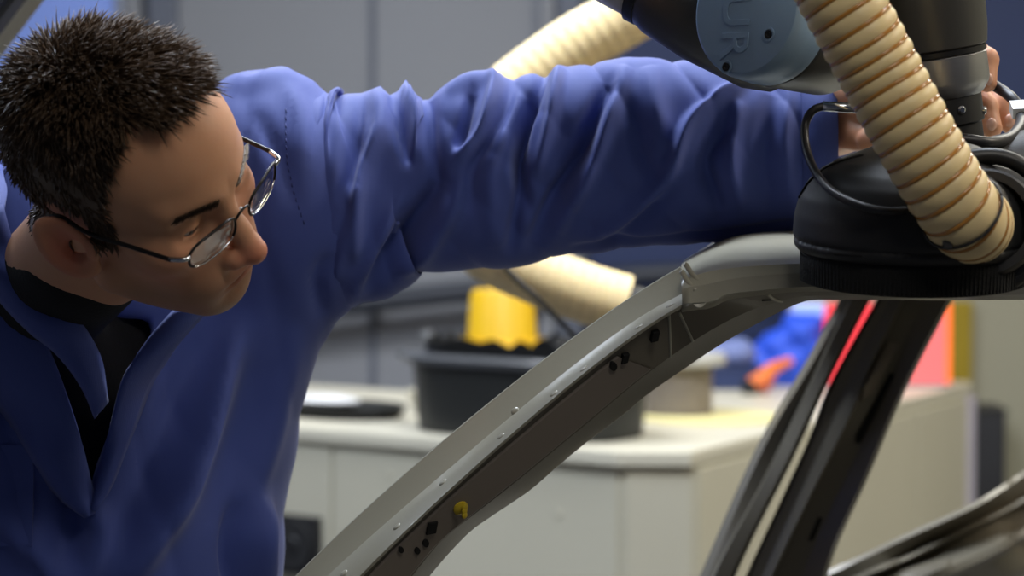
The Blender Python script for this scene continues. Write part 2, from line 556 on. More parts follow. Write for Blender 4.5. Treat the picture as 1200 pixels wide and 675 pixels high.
# ================================================================== CABINET AND WORKTOP
TZ = 1.0
C1 = np.array([0.194, 4.74]); C2 = np.array([0.334, 4.735])
DL = np.array([-0.81, 0.586]); DR = np.array([0.457, 0.889]); NI = np.array([0.586, 0.81])
C3 = C2 + DR * 1.75; C0 = C1 + DL * 1.75
outline = [C1, C2, C3, C3 + DL * .75, C1 + NI * .80 + DL * .35, C0 + NI * .80, C0]
wt = bm_obj('worktop', prism_bm(outline, TZ - 0.031, TZ, 0.005), M_TOP)
tag(wt, 'cream worktop slab with clipped corner carrying the black tub', 'worktop')
cen = C1 + NI * .55 + DL * .05
inset = [cen + (p - cen) * (1 - 0.02 / np.linalg.norm(p - cen) * 1.2) for p in outline]
cab = thing('cabinet', (*cen, 0), 'cream machine cabinet under the worktop with black fan vent', 'cabinet')
bm = prism_bm(inset, 0.0, TZ - 0.031, 0.0)
bm_obj('body', bm, M_CABF, cab)
def panel_on(name, A, B, z0, z1, out, m, par, t=0.006, gap=0.0):
    """flat panel on the vertical face A->B"""
    A = np.asarray(A); B = np.asarray(B)
    n = np.array([(B - A)[1], -(B - A)[0]]); n = n / np.linalg.norm(n)
    if n @ (A - cen) < 0: n = -n
    bm = prism_bm([A - n * 0.001, B - n * 0.001, B + n * t, A + n * t], z0, z1, 0.0015)
    return bm_obj(name, bm, m, par)
I1, I2, I3, I0 = inset[0], inset[1], inset[2], inset[6]
def along(A, B, s0, s1): return A + (B - A) * s0, A + (B - A) * s1
for s0, s1 in ((0.004, 0.40), (0.405, 0.7), (0.705, 0.996)):
    panel_on('front_panel', *along(I1, I0, s0, s1), 0.08, TZ - 0.037, 1, M_CABF, cab)
panel_on('corner_panel', *along(I1, I2, 0.05, 0.95), 0.08, TZ - 0.037, 1, M_CABF, cab)
for s0, s1 in ((0.005, 0.76), (0.765, 0.995)):
    panel_on('side_panel', *along(I2, I3, s0, s1), 0.08, TZ - 0.037, 1, M_CABF, cab)
panel_on('end_post', *along(I2, I3, 0.985, 1.0), 0.0, TZ - 0.031, 1, mat('lavender_post', (0.45, 0.42, 0.50), 0.5), cab, 0.02)

def hit_face(px, py, A, B):
    """point on the vertical face A->B seen at a photo pixel"""
    d = P(px, py, 1.0) - CAM
    n = np.array([(B - A)[1], -(B - A)[0]])
    s = (n @ (A - CAM[:2])) / (n @ d[:2])
    return CAM + d * s
nf = np.array([(I0 - I1)[1], -(I0 - I1)[0]]); nf /= np.linalg.norm(nf)
if nf @ (I1 - cen) < 0: nf = -nf
n3 = np.array([nf[0], nf[1], 0]); df = np.array([*(I0 - I1), 0]); df /= np.linalg.norm(df)
for px, py in ((458, 556), (657, 602), (470, 640)):
    lathe('screw_head', [(0.0, 0.009), (0.006, 0.0085), (0.008, 0.005), (0.008, 0)], M_CABF, cab, hit_face(px, py, I1, I0), n3, 14)
q = hit_face(352, 637, I1, I0)
v = [q + n3 * a + df * b + np.array([0, 0, c]) for a in (0.0, 0.022) for b, c in ((-.062, -.06), (.062, -.06), (.062, .06), (-.062, .06))]
vent = mesh('fan_vent', v, [(0, 1, 2, 3), (7, 6, 5, 4), (0, 4, 5, 1), (1, 5, 6, 2), (2, 6, 7, 3), (3, 7, 4, 0)], M_BLACKP, cab, False)
q2 = q + n3 * 0.022
lathe('fan_ring', [(0.044, 0), (0.052, 0), (0.052, 0.008), (0.044, 0.008)], M_BLACKP, vent, q2, n3, 32)
lathe('fan_hub', [(0.020, 0), (0.020, 0.008), (0.016, 0.011), (0, 0.011)], M_RUBBER, vent, q2, n3, 24)
for k in range(7):
    t = 2 * math.pi * k / 7
    e1 = df * math.cos(t) + np.array([0, 0, math.sin(t)]); e2 = -df * math.sin(t) + np.array([0, 0, math.cos(t)])
    vv = [q2 + e1 * r + e2 * s + n3 * h for r, s, h in ((.016, -.006, .001), (.043, -.006, .001), (.043, .012, .007), (.016, .008, .007))]
    mesh('fan_blade', vv + [x + n3 * .001 for x in vv], [(0, 1, 2, 3), (7, 6, 5, 4), (0, 4, 5, 1), (1, 5, 6, 2), (2, 6, 7, 3), (3, 7, 4, 0)], M_RUBBER, vent, False)

# ---- black tub with bin liner
def oval(c, a, b, z, n=64, e=3.2, jit=None, ang=None):
    out = []
    for k in range(n):
        t = 2 * math.pi * k / n
        ct, s_ = math.cos(t), math.sin(t)
        x = a * math.copysign(abs(ct) ** (2 / e), ct); y = b * math.copysign(abs(s_) ** (2 / e), s_)
        p = c + DL * x + NI * y
        out.append((p[0], p[1], z + (jit[k] if jit is not None else 0)))
    return out
def oval_stack(name, c, rows, m, par, n=64, e=3.2, jit=None, caps=(True, True)):
    v = []
    for i, (a, b, z) in enumerate(rows):
        v += oval(c, a, b, z, n, e, jit if (jit is not None and i in jit_rows) else None)
    f = grid_faces(len(rows), n, True)
    if caps[0]: f.append(tuple(reversed(range(n))))
    if caps[1]: f.append(tuple((len(rows) - 1) * n + j for j in range(n)))
    ob = mesh(name, v, f, m, par)
    sharpen(ob, 40)
    return ob
tc_ = np.array([0.034, 5.063])
tub = thing('tub', (*tc_, TZ), 'large black plastic tub lined with a black bag on worktop', 'tub')
jit_rows = ()
oval_stack('body', tc_, [(0.228, .122, TZ), (0.235, .127, TZ + .005), (0.247, .136, TZ + .138)], M_TUB, tub)
oval_stack('rim', tc_, [(0.250, .138, TZ + .136), (0.263, .149, TZ + .138), (0.266, .152, TZ + .150), (0.259, .146, TZ + .157), (0.240, .130, TZ + .157)], mat('grey_tub_rim', (0.075, 0.078, 0.085), 0.3), tub)
jr = np.random.default_rng(3)
jit = jr.uniform(-0.010, 0.014, 120)
jit_rows = (2, 3)
oval_stack('bin_liner', tc_ + NI * .01, [(0.226, .118, TZ + .15), (0.228, .122, TZ + .17), (0.235, .128, TZ + .186), (0.223, .118, TZ + .184), (0.210, .105, TZ + .168)], M_BAG, tub, n=120, jit=jit)
# side handle
for s in (1, -1):
    a = tc_ + DL * .261 * s
    tube('handle', [(*(a + NI * -.05), TZ + .145), (*(a + DL * .028 * s + NI * -.045), TZ + .150), (*(a + DL * .028 * s + NI * .045), TZ + .150), (*(a + NI * .05), TZ + .145)], 0.008, mat('grey_tub_rim', (0, 0, 0)), tub, 20, 8)

yc = tc_ + np.array([-0.054, 0.02])
yb = thing('yellow_cup', (*yc, TZ + .168), 'bright yellow plastic cup upside down in the black tub', 'cup')
lathe('shell', [(.072, 0.008), (.070, .012), (.062, .108), (.056, .116), (0, .117)], M_YELLOW, yb, (*yc, TZ + .168), nv=40)
lathe('flange', [(.070, 0), (.083, 0.001), (.084, .010), (.079, .014), (.070, .013)], M_YELLOW, yb, (*yc, TZ + .168), nv=40)
for k in range(8):
    t = 2 * math.pi * k / 8
    bx = yc + .078 * np.array([math.cos(t), math.sin(t)])
    box('flange_tab', (bx[0] - .008, bx[1] - .008, TZ + .168), (bx[0] + .008, bx[1] + .008, TZ + .188), M_YELLOW, yb, .003)

# ---- dish and tray on the left
d = 5.42
trc = np.array([Xd(392, d), d])
tr = thing('tray', (*trc, TZ), 'shallow dark oval tray on worktop beside the tub', 'tray')
jit_rows = ()
oval_stack('base', trc, [(.150, .085, TZ), (.165, .098, TZ + .012), (.165, .098, TZ + .016), (.150, .085, TZ + .016)], M_BLACKP, tr, e=2.2)
oval_stack('rim', trc, [(.158, .091, TZ + .014), (.172, .105, TZ + .022), (.172, .105, TZ + .027), (.156, .089, TZ + .018)], M_TUB, tr, e=2.2)
ds = trc + DL * 0.03
dish = oval_stack('dish', ds, [(.05, .035, TZ + .017), (.085, .055, TZ + .030), (.088, .058, TZ + .033), (.060, .035, TZ + .041), (.02, .01, TZ + .044)], M_WHITE, None, e=2.0)
tag(dish, 'small white domed dish lying in the dark tray', 'dish')
blk = trc + DL * -0.10 + NI * 0.20
bb = thing('bowl', (*blk, TZ), 'small pale cream bowl between tray and black tub', 'bowl')
lathe('shell', [(.022, 0), (.034, .006), (.050, .040), (.052, .046), (.047, .044), (.030, .012), (0, .010)], M_TOP, bb, (*blk, TZ), nv=32)
lathe('foot_ring', [(.018, 0.0), (.026, 0.0), (.027, .006), (.018, .006)], M_CABF, bb, (*blk, TZ), nv=24)

# ---- wire spool on pad
d = 5.36
pc = (Xd(832, d), d)
pad = thing('turntable_pad', (*pc, TZ), 'thin pale yellow round pad on worktop under the spool', 'pad')
M_PAD = mat('pale_yellow_pad', (0.78, 0.70, 0.34), 0.6, scale=5)
lathe('disc', [(.150, 0), (.150, .003), (.147, .005), (0, .005)], M_PAD, pad, (*pc, TZ))
lathe('border', [(.138, .004), (.150, .004), (.150, .007), (.138, .007)], M_PAD, pad, (*pc, TZ))
d = 5.40
sc = (Xd(796, d), d, TZ + .005)
sp = thing('wire_spool', sc, 'brown wound spool with pale top flange on the yellow pad', 'spool')
M_WIND = mat('brown_winding', (0.23, 0.195, 0.16), 0.6, scale=40)
prof = [(.066, .004)]
for k in range(13):
    z = .006 + k * .0078
    prof += [(.0685, z), (.0715, z + .002), (.0715, z + .005), (.0685, z + .0072)]
lathe('winding', prof, M_WIND, sp, sc, sharp=False)
lathe('bottom_flange', [(.074, 0), (.074, .005), (.02, .005)], M_WIND, sp, sc)
lathe('top_flange', [(.06, .105), (.098, .107), (.100, .112), (.100, .124), (.096, .130), (.02, .130), (.02, .12)], mat('pale_grey_flange', (0.42, 0.41, 0.38), 0.55), sp, sc)

# ---- far end of the worktop: navy crate, blue cover, orange tool, lit panels
d = 6.05
nc = thing('navy_crate', (Xd(862, d), d + .05, TZ), 'small dark navy crate beyond the spool on worktop', 'crate')
box('body', (Xd(832, d), d, TZ), (Xd(893, d), d + .1, TZ + .052), M_NAVY, nc, .004)
box('rim', (Xd(830, d), d - .003, TZ + .046), (Xd(895, d), d + .103, TZ + .056), M_NAVY, nc, .003)
def blob(fn, lo, hi, h, name, m, par=None, it=2):
    V, Fc = snets(fn, lo, hi, h)
    V = smooth_v(V, Fc, it)
    return mesh(name, V, Fc, m, par)
def cushion(p):
    q = p - np.array([Xd(848, d), d + .05, TZ + .056], np.float32)
    e = sd_ell(q, (0, 0, .022), (.085, .045, .028))
    e2 = sd_ell(q, (.03, 0, .035), (.05, .04, .03))
    return np.maximum(smin(e, e2, .02) + .002 * np.sin(q[:, 0] * 90), -(q[:, 2] - 0.001))
o = blob(cushion, (Xd(848, d) - .11, d - .03, TZ + .04), (Xd(848, d) + .11, d + .12, TZ + .14), .006, 'cushion_bag', mat('grey_blue_cloth', (0.15, 0.19, 0.40), 0.7))
tag(o, 'grey-blue soft bag lying on the navy crate', 'bag')
d = 6.2
bx0 = np.array([Xd(915, d), d, TZ], np.float32)
def cover(p):
    q = p - bx0
    e = sd_cone(q, (-.045, 0, .05), (.05, 0, .125), .05, .055)
    e = smin(e, sd_cone(q, (.045, 0, .03), (.06, 0, .12), .05, .045), .03)
    e = smin(e, sd_ell(q, (-.0, 0, .04), (.075, .06, .06)), .03)
    e = e + .005 * np.sin(q[:, 0] * 70 + q[:, 2] * 60) + .004 * np.sin(q[:, 2] * 95 - q[:, 0] * 40)
    return np.maximum(e, -(q[:, 2] - 0.001))
o = blob(cover, bx0 + (-.16, -.12, -.01), bx0 + (.17, .12, .22), .006, 'dust_cover', mat('vivid_blue_cloth', (0.02, 0.08, 0.62), 0.55, scale=6))
tag(o, 'vivid blue cloth cover heaped at the far end of worktop', 'cover')
d = 5.95
ot = thing('grinder', (Xd(895, d), d, TZ), 'small orange hand tool with black tip leaning on blue cover', 'tool')
M_OR = mat('orange_plastic', (0.75, 0.17, 0.03), 0.45)
za = TZ + .022
tube('body', [(Xd(880, d), d, za), (Xd(893, d), d, za + .012), (Xd(908, d), d + .02, za + .036), (Xd(930, d), d + .05, za + .052)], [.018, .020, .014, .010], M_OR, ot, 20, 14)
lathe('tip', [(.021, 0), (.021, .03), (.014, .034), (0, .034)], M_BLACKP, ot, (Xd(880, d), d, TZ), (0, 0, 1), 20)
tube('grip', [(Xd(893, d), d, TZ + .008), (Xd(898, d), d + .005, TZ + .02), (Xd(905, d), d + .01, TZ + .035)], [.014, .015, .012], mat('dull_red_grip', (0.45, 0.10, 0.10), 0.5), ot, 12, 12)
# pale blue lit panel
d = 6.42
lp = thing('work_lamp', (Xd(950, d), d, TZ), 'glowing pale blue lamp panel behind the blue cover', 'lamp')
M_BLUEL = mat('blue_glow', (0.08, 0.1, 0.3), 0.4, emit=(0.30, 0.46, 1.0), estr=1.15)
x0, x1 = Xd(928, d), Xd(974, d)
box('diffuser', (x0 + .004, d - .006, TZ + .055), (x1 - .004, d + .01, TZ + .185), M_BLUEL, lp, .004)
box('housing', (x0, d, TZ + .05), (x1, d + .03, TZ + .19), M_WHITE, lp, .006)
box('stand', (Xd(945, d), d + .005, TZ + .008), (Xd(955, d), d + .025, TZ + .055), M_POST, lp, .002)
box('base', (x0, d - .02, TZ), (x1, d + .05, TZ + .008), M_POST, lp, .002)
# red lit panel
d = 6.14
rp = thing('signal_lamp', (Xd(1045, d), d, TZ), 'red and pink glowing light box at worktop end', 'lamp')
x0, xm, x1 = Xd(968, d), Xd(1062, d), Xd(1110, d)
M_RED = mat('red_glow', (0.25, 0.02, 0.02), 0.4, emit=(1.0, 0.045, 0.07), estr=1.0)
M_PINK = mat('pink_glow', (0.2, 0.04, 0.04), 0.4, emit=(1.0, 0.20, 0.20), estr=1.0)
box('diffuser', (x0, d, TZ + .006), (xm, d + .03, TZ + .20), M_RED, rp, .004)
box('diffuser', (xm, d, TZ + .006), (x1, d + .03, TZ + .20), M_PINK, rp, .004)
box('frame_edge', (x1, d - .004, TZ), (x1 + .011, d + .034, TZ + .203), mat('orange_glow', (0.9, 0.2, 0.03), 0.4, emit=(1.0, 0.10, 0.02), estr=0.9), rp, .003)
box('base', (x0 - .004, d - .006, TZ), (x1 + .012, d + .036, TZ + .008), M_POST, rp, .002)

# ================================================================== CAR BODY SHELL
car = thing('car_body', (0.5, 2.55, 0), 'bare olive grey car body shell with open window frames', 'car body')
def pl(pts, d0, d1=None):
    d1 = d0 if d1 is None else d1
    n = len(pts)
    return [P(x, y, d0 + (d1 - d0) * i / (n - 1)) for i, (x, y) in enumerate(pts)]
L1 = [(205, 835), (347, 675), (413, 608), (479, 551), (560, 484), (631, 423.5), (702, 374), (750, 341), (780, 322), (797, 312)]
L2 = [(245, 835), (383, 675), (431, 632), (479, 591.5), (581, 500), (631, 462), (681, 423), (745, 374), (787, 350), (806, 341)]
L3 = [(290, 835), (422, 675), (478, 619), (535, 565), (619, 492), (662, 456), (706, 420), (759, 381), (789, 362), (806, 354)]
def fit(L, n=14, deg=4):
    a = np.array(L, float); c = np.polyfit(a[:, 0] / 1000, a[:, 1], deg)
    xs = np.linspace(a[0, 0], a[-1, 0], n)
    return [(x, float(np.polyval(c, x / 1000))) for x in xs]
L1, L2, L3 = fit(L1), fit(L2), fit(L3)
d1, d2, d3 = 2.147, 2.131, 2.096
def blend(A, B, t): return [(x * (1 - t) + a * t, y * (1 - t) + b * t) for (x, y), (a, b) in zip(A, B)]
rows = [pl([(x + 14, y + 14) for x, y in L1], 2.24), pl([(x + .2, y + .2) for x, y in L1], d1 + .006), pl(L1, d1 + .001), pl(blend(L1, L2, .035), d1 - .001),
        pl(blend(L1, L2, .97), d2 + .0004), pl(L2, d2 - .0003), pl(blend(L2, L3, .03), d2 - .0016),
        pl(blend(L2, L3, .95), d3 + .0012), pl(L3, d3), pl([(x + 1.5, y + 2.5) for x, y in L3], d3 + .004), pl([(x + 6, y + 3) for x, y in L3], 2.2)]
outer = loft('pillar_outer_skin', rows, M_PAINT, car, 90, wrap=True)
bpy.context.view_layer.update()
def bvh_of(ob):
    me = ob.data
    return BVHTree.FromPolygons([v.co.copy() for v in me.vertices], [tuple(p.vertices) for p in me.polygons])
def ray(bv, px, py):
    dr_ = Vector(P(px, py, 1.0) - CAM)
    h = bv.ray_cast(Vector(CAM), dr_.normalized())
    if h[0] is None:
        return None, None
    n = h[1]
    if n.dot(dr_) > 0: n = -n
    return np.array(h[0]), np.array(n)
BO = bvh_of(outer)
# weld dimples on the bright flange
for px, py in ((403, 672), (465, 617), (519, 565), (587, 511), (604, 482), (649, 461), (684, 432), (748, 383), (785, 358)):
    q, n = ray(BO, px, py)
    if q is not None:
        lathe('weld_spot', [(.0042, -.0005), (.0036, .0004), (.0022, .0009), (0, .0011)], M_PAINT, car, q, n, 14, sharp=False)

L3b = [(290, 838), (422, 678), (478, 622), (535, 568), (619, 495), (662, 459), (706, 423), (759, 384), (800, 360), (850, 350), (880, 345), (951, 338), (1100, 337), (1260, 330), (1850, 330)]
L4 = [(372, 835), (507, 671), (524, 651), (551, 623), (585, 599), (618, 577), (645, 554), (673, 530), (701, 508), (729, 487), (759, 462), (795, 437), (830, 413), (873, 387), (916, 365), (951, 352), (1110, 352), (1260, 351), (1850, 351)]
Lm = [(355, 835), (480, 682), (505, 650), (529, 625), (575, 590), (618, 556), (657, 524), (696, 492), (751, 446), (800, 410), (840, 385), (873, 368), (905, 356), (951, 347), (1110, 348), (1260, 345), (1850, 345)]
L3b, L4, Lm = ([tuple(q) for q in crspline(np.array(L, float), 60)] for L in (L3b, L4, Lm))
rows = [pl([(x + 2, y - 2) for x, y in L3b], 2.21), pl(L3b, 2.103), pl(blend(L3b, Lm, .03), 2.107),
        pl(blend(L3b, Lm, .96), 2.135), pl(Lm, 2.140), pl(blend(Lm, L4, .95), 2.205), pl(L4, 2.21), pl([(x - 2, y - 2) for x, y in L4], 2.225)]
inner = loft('pillar_inner_panel', rows, M_PAINT_SHADE, car, 170, wrap=True)

BI = bvh_of(inner)
def decal(name, outline, bv, m, par, off=0.0012, th=0.004):
    """thin plate that follows the surface: outline in photo pixels"""
    top = []
    for px, py in outline:
        q, n = ray(bv, px, py)
        if q is None: return None
        top.append((q, n))
    nm = sum(n for q, n in top); nm /= np.linalg.norm(nm)
    v = [q + nm * off for q, n in top] + [q - nm * th for q, n in top]
    k = len(top)
    f = [tuple(range(k)), tuple(reversed(range(k, 2 * k)))] + [(i, i + k, (i + 1) % k + k, (i + 1) % k) for i in range(k)]
    bm = bmesh.new()
    vs = [bm.verts.new(p) for p in v]
    for q in f: bm.faces.new([vs[i] for i in q])
    return bm_obj(name, bm, m, par)
def circ(x, y, rx, ry=None, n=18):
    return [(x + rx * math.cos(2 * math.pi * k / n), y + (ry or rx) * math.sin(2 * math.pi * k / n)) for k in range(n)]
def quad(x, y, w, h, sk=0.0):
    return [(x - w / 2 + sk, y - h / 2), (x + w / 2 + sk, y - h / 2 - 2), (x + w / 2 - sk, y + h / 2 - 2), (x - w / 2 - sk, y + h / 2)]
# reinforcement plate (lofted on the panel between L3 and Lm)
prow = []
for t, off in ((0.10, .0006), (0.14, .0022), (0.5, .0022), (0.86, .0022), (0.92, .0006)):
    line = []
    for s in np.linspace(0, 1, 26):
        i = s * 20.3
        k = int(i); fr = i - k
        a = np.array(L3b[k]) * (1 - fr) + np.array(L3b[k + 1]) * fr
        b = np.array(Lm[k]) * (1 - fr) + np.array(Lm[k + 1]) * fr
        q = a * (1 - t) + b * t
        h, n = ray(BI, *q)
        if h is not None: line.append(h + n * off)
    prow.append(line)
    
loft('reinforcement_plate', prow, M_PLATE, car, 40, spline=False)
for px, py, rx, ry in ((717, 427, 4.2, 5.2), (497, 634, 3.6, 4.5), (487, 643, 3.2, 4.0), (468, 642, 3.0, 3.5)):
    decal('round_hole', circ(px, py, rx, ry), BI, M_SLOT, car, 0.0036)
for px, py, w, h in ((731, 419, 7, 10), (766, 393, 8, 11), (504, 617, 11, 13)):
    decal('square_hole', quad(px, py, w, h, 1.2), BI, M_SLOT, car, 0.0042)
q, n = ray(BI, 538, 593)
clip = thing('panel_clip', q, 'small yellow plastic clip plugged into the windscreen pillar', 'clip')
M_CLIP = mat('yellow_clip_plastic', (0.55, 0.40, 0.02), 0.4)
lathe('flange', [(.0066, 0), (.0066, .004), (.0035, .006), (0, .006)], M_CLIP, clip, q, n, 16)
for k in (-1, 0, 1):
    lathe('barb', [(.0015, 0), (.0030, .0015), (.0030, .003), (0, .005)], M_CLIP, clip, q + np.array([0, 0, .0034 * k]) + n * .006, n + np.array([.7, 0, .2]), 10)
# crease ribs near the roof corner
for a, b in (((784, 368), (786, 418)), ((796, 366), (812, 400))):
    pts = [ray(BI, a[0] + (b[0] - a[0]) * t, a[1] + (b[1] - a[1]) * t)[0] for t in np.linspace(0, 1, 8)]
    tube('pressed_rib', pts, .0012, M_PAINT, car, 12, 8)
decal('bracket_slot', [(884, 344), (896, 342), (905, 352), (893, 353)], BI, M_SLOT, car, 0.002)
pts = [ray(BI, x, y)[0] for x, y in ((899, 344), (905, 349), (911, 352), (916, 353))]
tube('bracket_edge', pts, .0016, M_PAINT, car, 12, 8)

# roof : rows run from the near rail to the far rail
R = [
    [(798, 361, 2.106), (815, 358, 2.106), (832, 356, 2.106), (850, 347, 2.106), (880, 342, 2.106), (951, 336, 2.106), (1100, 337, 2.106), (1270, 330, 2.106), (1850, 330, 2.106)],
    [(799, 353, 2.095), (815, 352, 2.095), (832, 350, 2.095), (850, 342, 2.095), (880, 338, 2.095), (951, 333, 2.095), (1100, 334, 2.095), (1270, 327, 2.095), (1850, 327, 2.095)],
    [(799, 341, 2.097), (815, 338, 2.097), (832, 335, 2.097), (850, 331, 2.097), (880, 327, 2.097), (951, 323, 2.097), (1100, 325, 2.097), (1270, 319, 2.097), (1850, 319, 2.097)],
    [(799, 334, 2.104), (815, 328, 2.104), (832, 323, 2.104), (850, 320, 2.104), (880, 317, 2.104), (951, 314, 2.104), (1100, 318, 2.104), (1270, 312, 2.104), (1850, 312, 2.104)],
    [(800, 328, 2.15), (815, 321, 2.15), (832, 315, 2.15), (850, 311, 2.15), (880, 308, 2.15), (951, 305, 2.15), (1100, 312, 2.15), (1270, 306, 2.15), (1850, 306, 2.15)],
    [(800, 321, 2.19), (816, 312, 2.2), (834, 302, 2.2), (852, 295, 2.2), (880, 290, 2.2), (951, 288, 2.2), (1100, 302, 2.2), (1270, 296, 2.2), (1850, 296, 2.2)],
    [(801, 314, 2.25), (820, 302, 2.28), (840, 292, 2.3), (860, 283, 2.3), (890, 278, 2.3), (951, 277, 2.32), (1100, 290, 2.32), (1270, 286, 2.32), (1850, 286, 2.32)],
    [(806, 308, 2.34), (826, 296, 2.4), (848, 283, 2.45), (872, 275, 2.48), (905, 272, 2.5), (951, 272, 2.5), (1100, 280, 2.5), (1270, 276, 2.5), (1850, 276, 2.5)],
    [(830, 312, 2.6), (850, 300, 2.6), (880, 292, 2.65), (910, 288, 2.7), (950, 284, 2.7), (1000, 282, 2.7), (1110, 284, 2.7), (1270, 280, 2.7), (1850, 280, 2.7)],
    [(930, 332, 2.9), (950, 328, 2.92), (975, 322, 2.95), (1000, 318, 2.95), (1030, 315, 2.95), (1060, 314, 2.95), (1150, 314, 2.95), (1270, 312, 2.95), (1850, 312, 2.95)],
    [(965, 352, 3.0), (985, 346, 3.0), (1000, 342, 3.02), (1020, 340, 3.02), (1040, 338, 3.02), (1070, 336, 3.02), (1150, 335, 3.02), (1270, 334, 3.02), (1850, 334, 3.02)],
]
roof = loft('roof_panel', [[P(*q) for q in r] for r in R], M_PAINT, car, 110, thick=-.004)
# joint lip between pillar and roof : small pressed flanges
for pts in ([(799, 318), (806, 330), (815, 341)], [(803, 309), (812, 322), (822, 333)]):
    tube('joint_bead', [P(x, y, 2.094 + .0012 * abs(341 - y) * .4) for x, y in pts], .0022, M_PAINT, car, 16, 8)
lathe('drain_cup', [(.006, 0), (.0055, .0012), (.003, .001), (0, .0004)], M_PAINT, car, P(819, 353, 2.094), np.array([0, -1, .25]), 20)

# far side pillars
def pillar(name, edges, deps, m, n=50, back=.05):
    rows = [pl(e, *dd) for e, dd in zip(edges, deps)]
    rows.append(pl([(x - 3, y) for x, y in edges[-1]], deps[-1][0] + back, deps[-1][1] + back))
    rows.append(pl([(x + 3, y) for x, y in edges[0]], deps[0][0] + back, deps[0][1] + back))
    return loft(name, rows, m, car, n, wrap=True)
def off(e, dx, dy=0): return [(x + dx, y + dy) for x, y in e]
TL = [(742, 860), (820, 675), (889, 519), (944, 424), (990, 340), (1000, 322)]
TM = [(757, 860), (835, 675), (890, 570), (929, 489), (1001, 340), (1011, 322)]
TR = [(790, 860), (862, 675), (929, 538), (971, 447), (1024, 343), (1036, 322)]
pillar('quarter_pillar', [TL, off(TL, 9), TM, off(TM, 2), off(TR, -6), TR], [(2.92, 3.0), (2.90, 2.98), (2.895, 2.975), (2.88, 2.96), (2.88, 2.96), (2.90, 2.98)], M_PAINT_SHADE)
WL = [(792, 860), (874, 675), (944, 523), (974, 447), (1034, 340), (1046, 322)]
WA = [(818, 860), (893, 675), (962, 523), (994, 447), (1046, 345), (1058, 322)]
WB = [(835, 860), (907, 675), (998, 489), (1020, 435), (1063, 345), (1075, 322)]
WC = [(880, 860), (940, 675), (1000, 540), (1035, 460), (1085, 345), (1097, 322)]
WR = [(925, 860), (970, 672), (1018, 558), (1058, 464), (1098, 385), (1122, 340), (1132, 322)]
pc_ = pillar('centre_pillar', [WL, off(WL, 6), WA, off(WB, -3), WB, WC, off(WR, -5), WR], [(2.90, 2.99), (2.885, 2.975), (2.885, 2.975), (2.88, 2.97), (2.90, 2.99), (2.90, 2.99), (2.895, 2.985), (2.91, 3.0)], M_PAINT_SHADE)
BC = bvh_of(pc_)
decal('long_slot', [(1043, 437), (1048, 439), (1008, 520), (1002, 519), (1003, 510)], BC, M_SLOT, car, .0015)
decal('short_slot', [(959, 606), (964, 607), (953, 633), (947, 634)], BC, M_SLOT, car, .0015)
decal('hinge_plate', [(1040, 400), (1052, 402), (1022, 462), (1008, 470), (1010, 455)], BC, M_PLATE, car, .004)
# far sill (waist rail of the far door opening)
S1 = [(830, 732), (980, 664), (1060, 626), (1139, 590), (1177, 567), (1200, 552), (1300, 490)]
S2 = [(850, 752), (1012, 675), (1060, 655), (1107, 632), (1155, 609), (1200, 586), (1300, 528)]
S3 = [(900, 765), (1085, 675), (1120, 661), (1155, 645), (1178, 633), (1200, 619), (1300, 560)]
S4 = [(930, 800), (1115, 705), (1150, 691), (1185, 673), (1210, 660), (1235, 645), (1320, 600)]
rows = [pl(off(S1, 4, 6), 3.06, 3.36), pl(S1, 3.0, 3.3), pl(off(S1, 2, 5), 2.99, 3.29), pl(off(S2, 0, -5), 3.0, 3.3), pl(off(S2, 0, -2), 2.975, 3.275), pl(off(S2, 0, 2), 2.97, 3.27),
        pl(off(S2, 2, 7), 3.0, 3.3), pl(off(S3, 0, -7), 3.0, 3.3), pl(S3, 2.975, 3.275), pl(off(S3, 3, 8), 2.97, 3.27), pl(off(S3, 5, 14), 2.99, 3.29), pl(S4, 3.05, 3.35), pl(off(S4, 0, 10), 3.07, 3.37)]
loft('waist_rail', rows, M_PAINT_SHADE, car, 50, wrap=True)

# lower body under the frame, and wheels so that the shell stands on the floor
bm = bmesh.new()
prof = [(-.12, .30), (-.14, .62), (-.10, .84), (.02, .88), (1.6, .88), (2.6, .84), (2.7, .6), (2.6, .30)]
a = [bm.verts.new((x, 2.14, z)) for x, z in prof]; b = [bm.verts.new((x, 3.25, z)) for x, z in prof]
bm.faces.new(a); bm.faces.new(list(reversed(b)))
for i in range(len(prof)):
    j = (i + 1) % len(prof); bm.faces.new((a[i], b[i], b[j], a[j]))
bmesh.ops.bevel(bm, geom=bm.edges[:], offset=.04, segments=3, profile=.5, affect='EDGES')
bm_obj('lower_body', bm, M_PAINT_SHADE, car)  # shade-dark paint here also cuts light bouncing up to the pillars
tube('pillar_foot', [P(330, 770, 2.15), P(300, 830, 2.16), (-.10, 2.2, 1.06), (-.02, 2.24, .95)], [.05, .05, .06, .06], M_PAINT_SHADE, car, 20, 12)
tube('pillar_foot', [P(780, 830, 2.93), P(770, 880, 2.95), (.30, 3.0, .9)], [.05, .05, .06], M_PAINT_SHADE, car, 20, 12)
tube('pillar_foot', [P(880, 800, 2.93), P(880, 880, 2.95), (.42, 3.0, .9)], [.07, .07, .07], M_PAINT_SHADE, car, 20, 12)
tube('pillar_foot', [P(1330, 530, 3.3), P(1340, 600, 3.25), (.95, 3.1, .9)], [.06, .06, .07], M_PAINT_SHADE, car, 20, 12)
tube('rear_pillar', [P(1840, 325, 2.16), P(1900, 420, 2.2), (1.25, 2.25, 1.0), (1.4, 2.3, .8)], [.028, .035, .05, .06], M_PAINT, car, 24, 12)
tube('rear_pillar', [P(1840, 325, 3.0), P(1880, 400, 3.05), (1.5, 3.1, 1.0), (1.6, 3.1, .8)], [.028, .035, .05, .06], M_PAINT_SHADE, car, 24, 12)
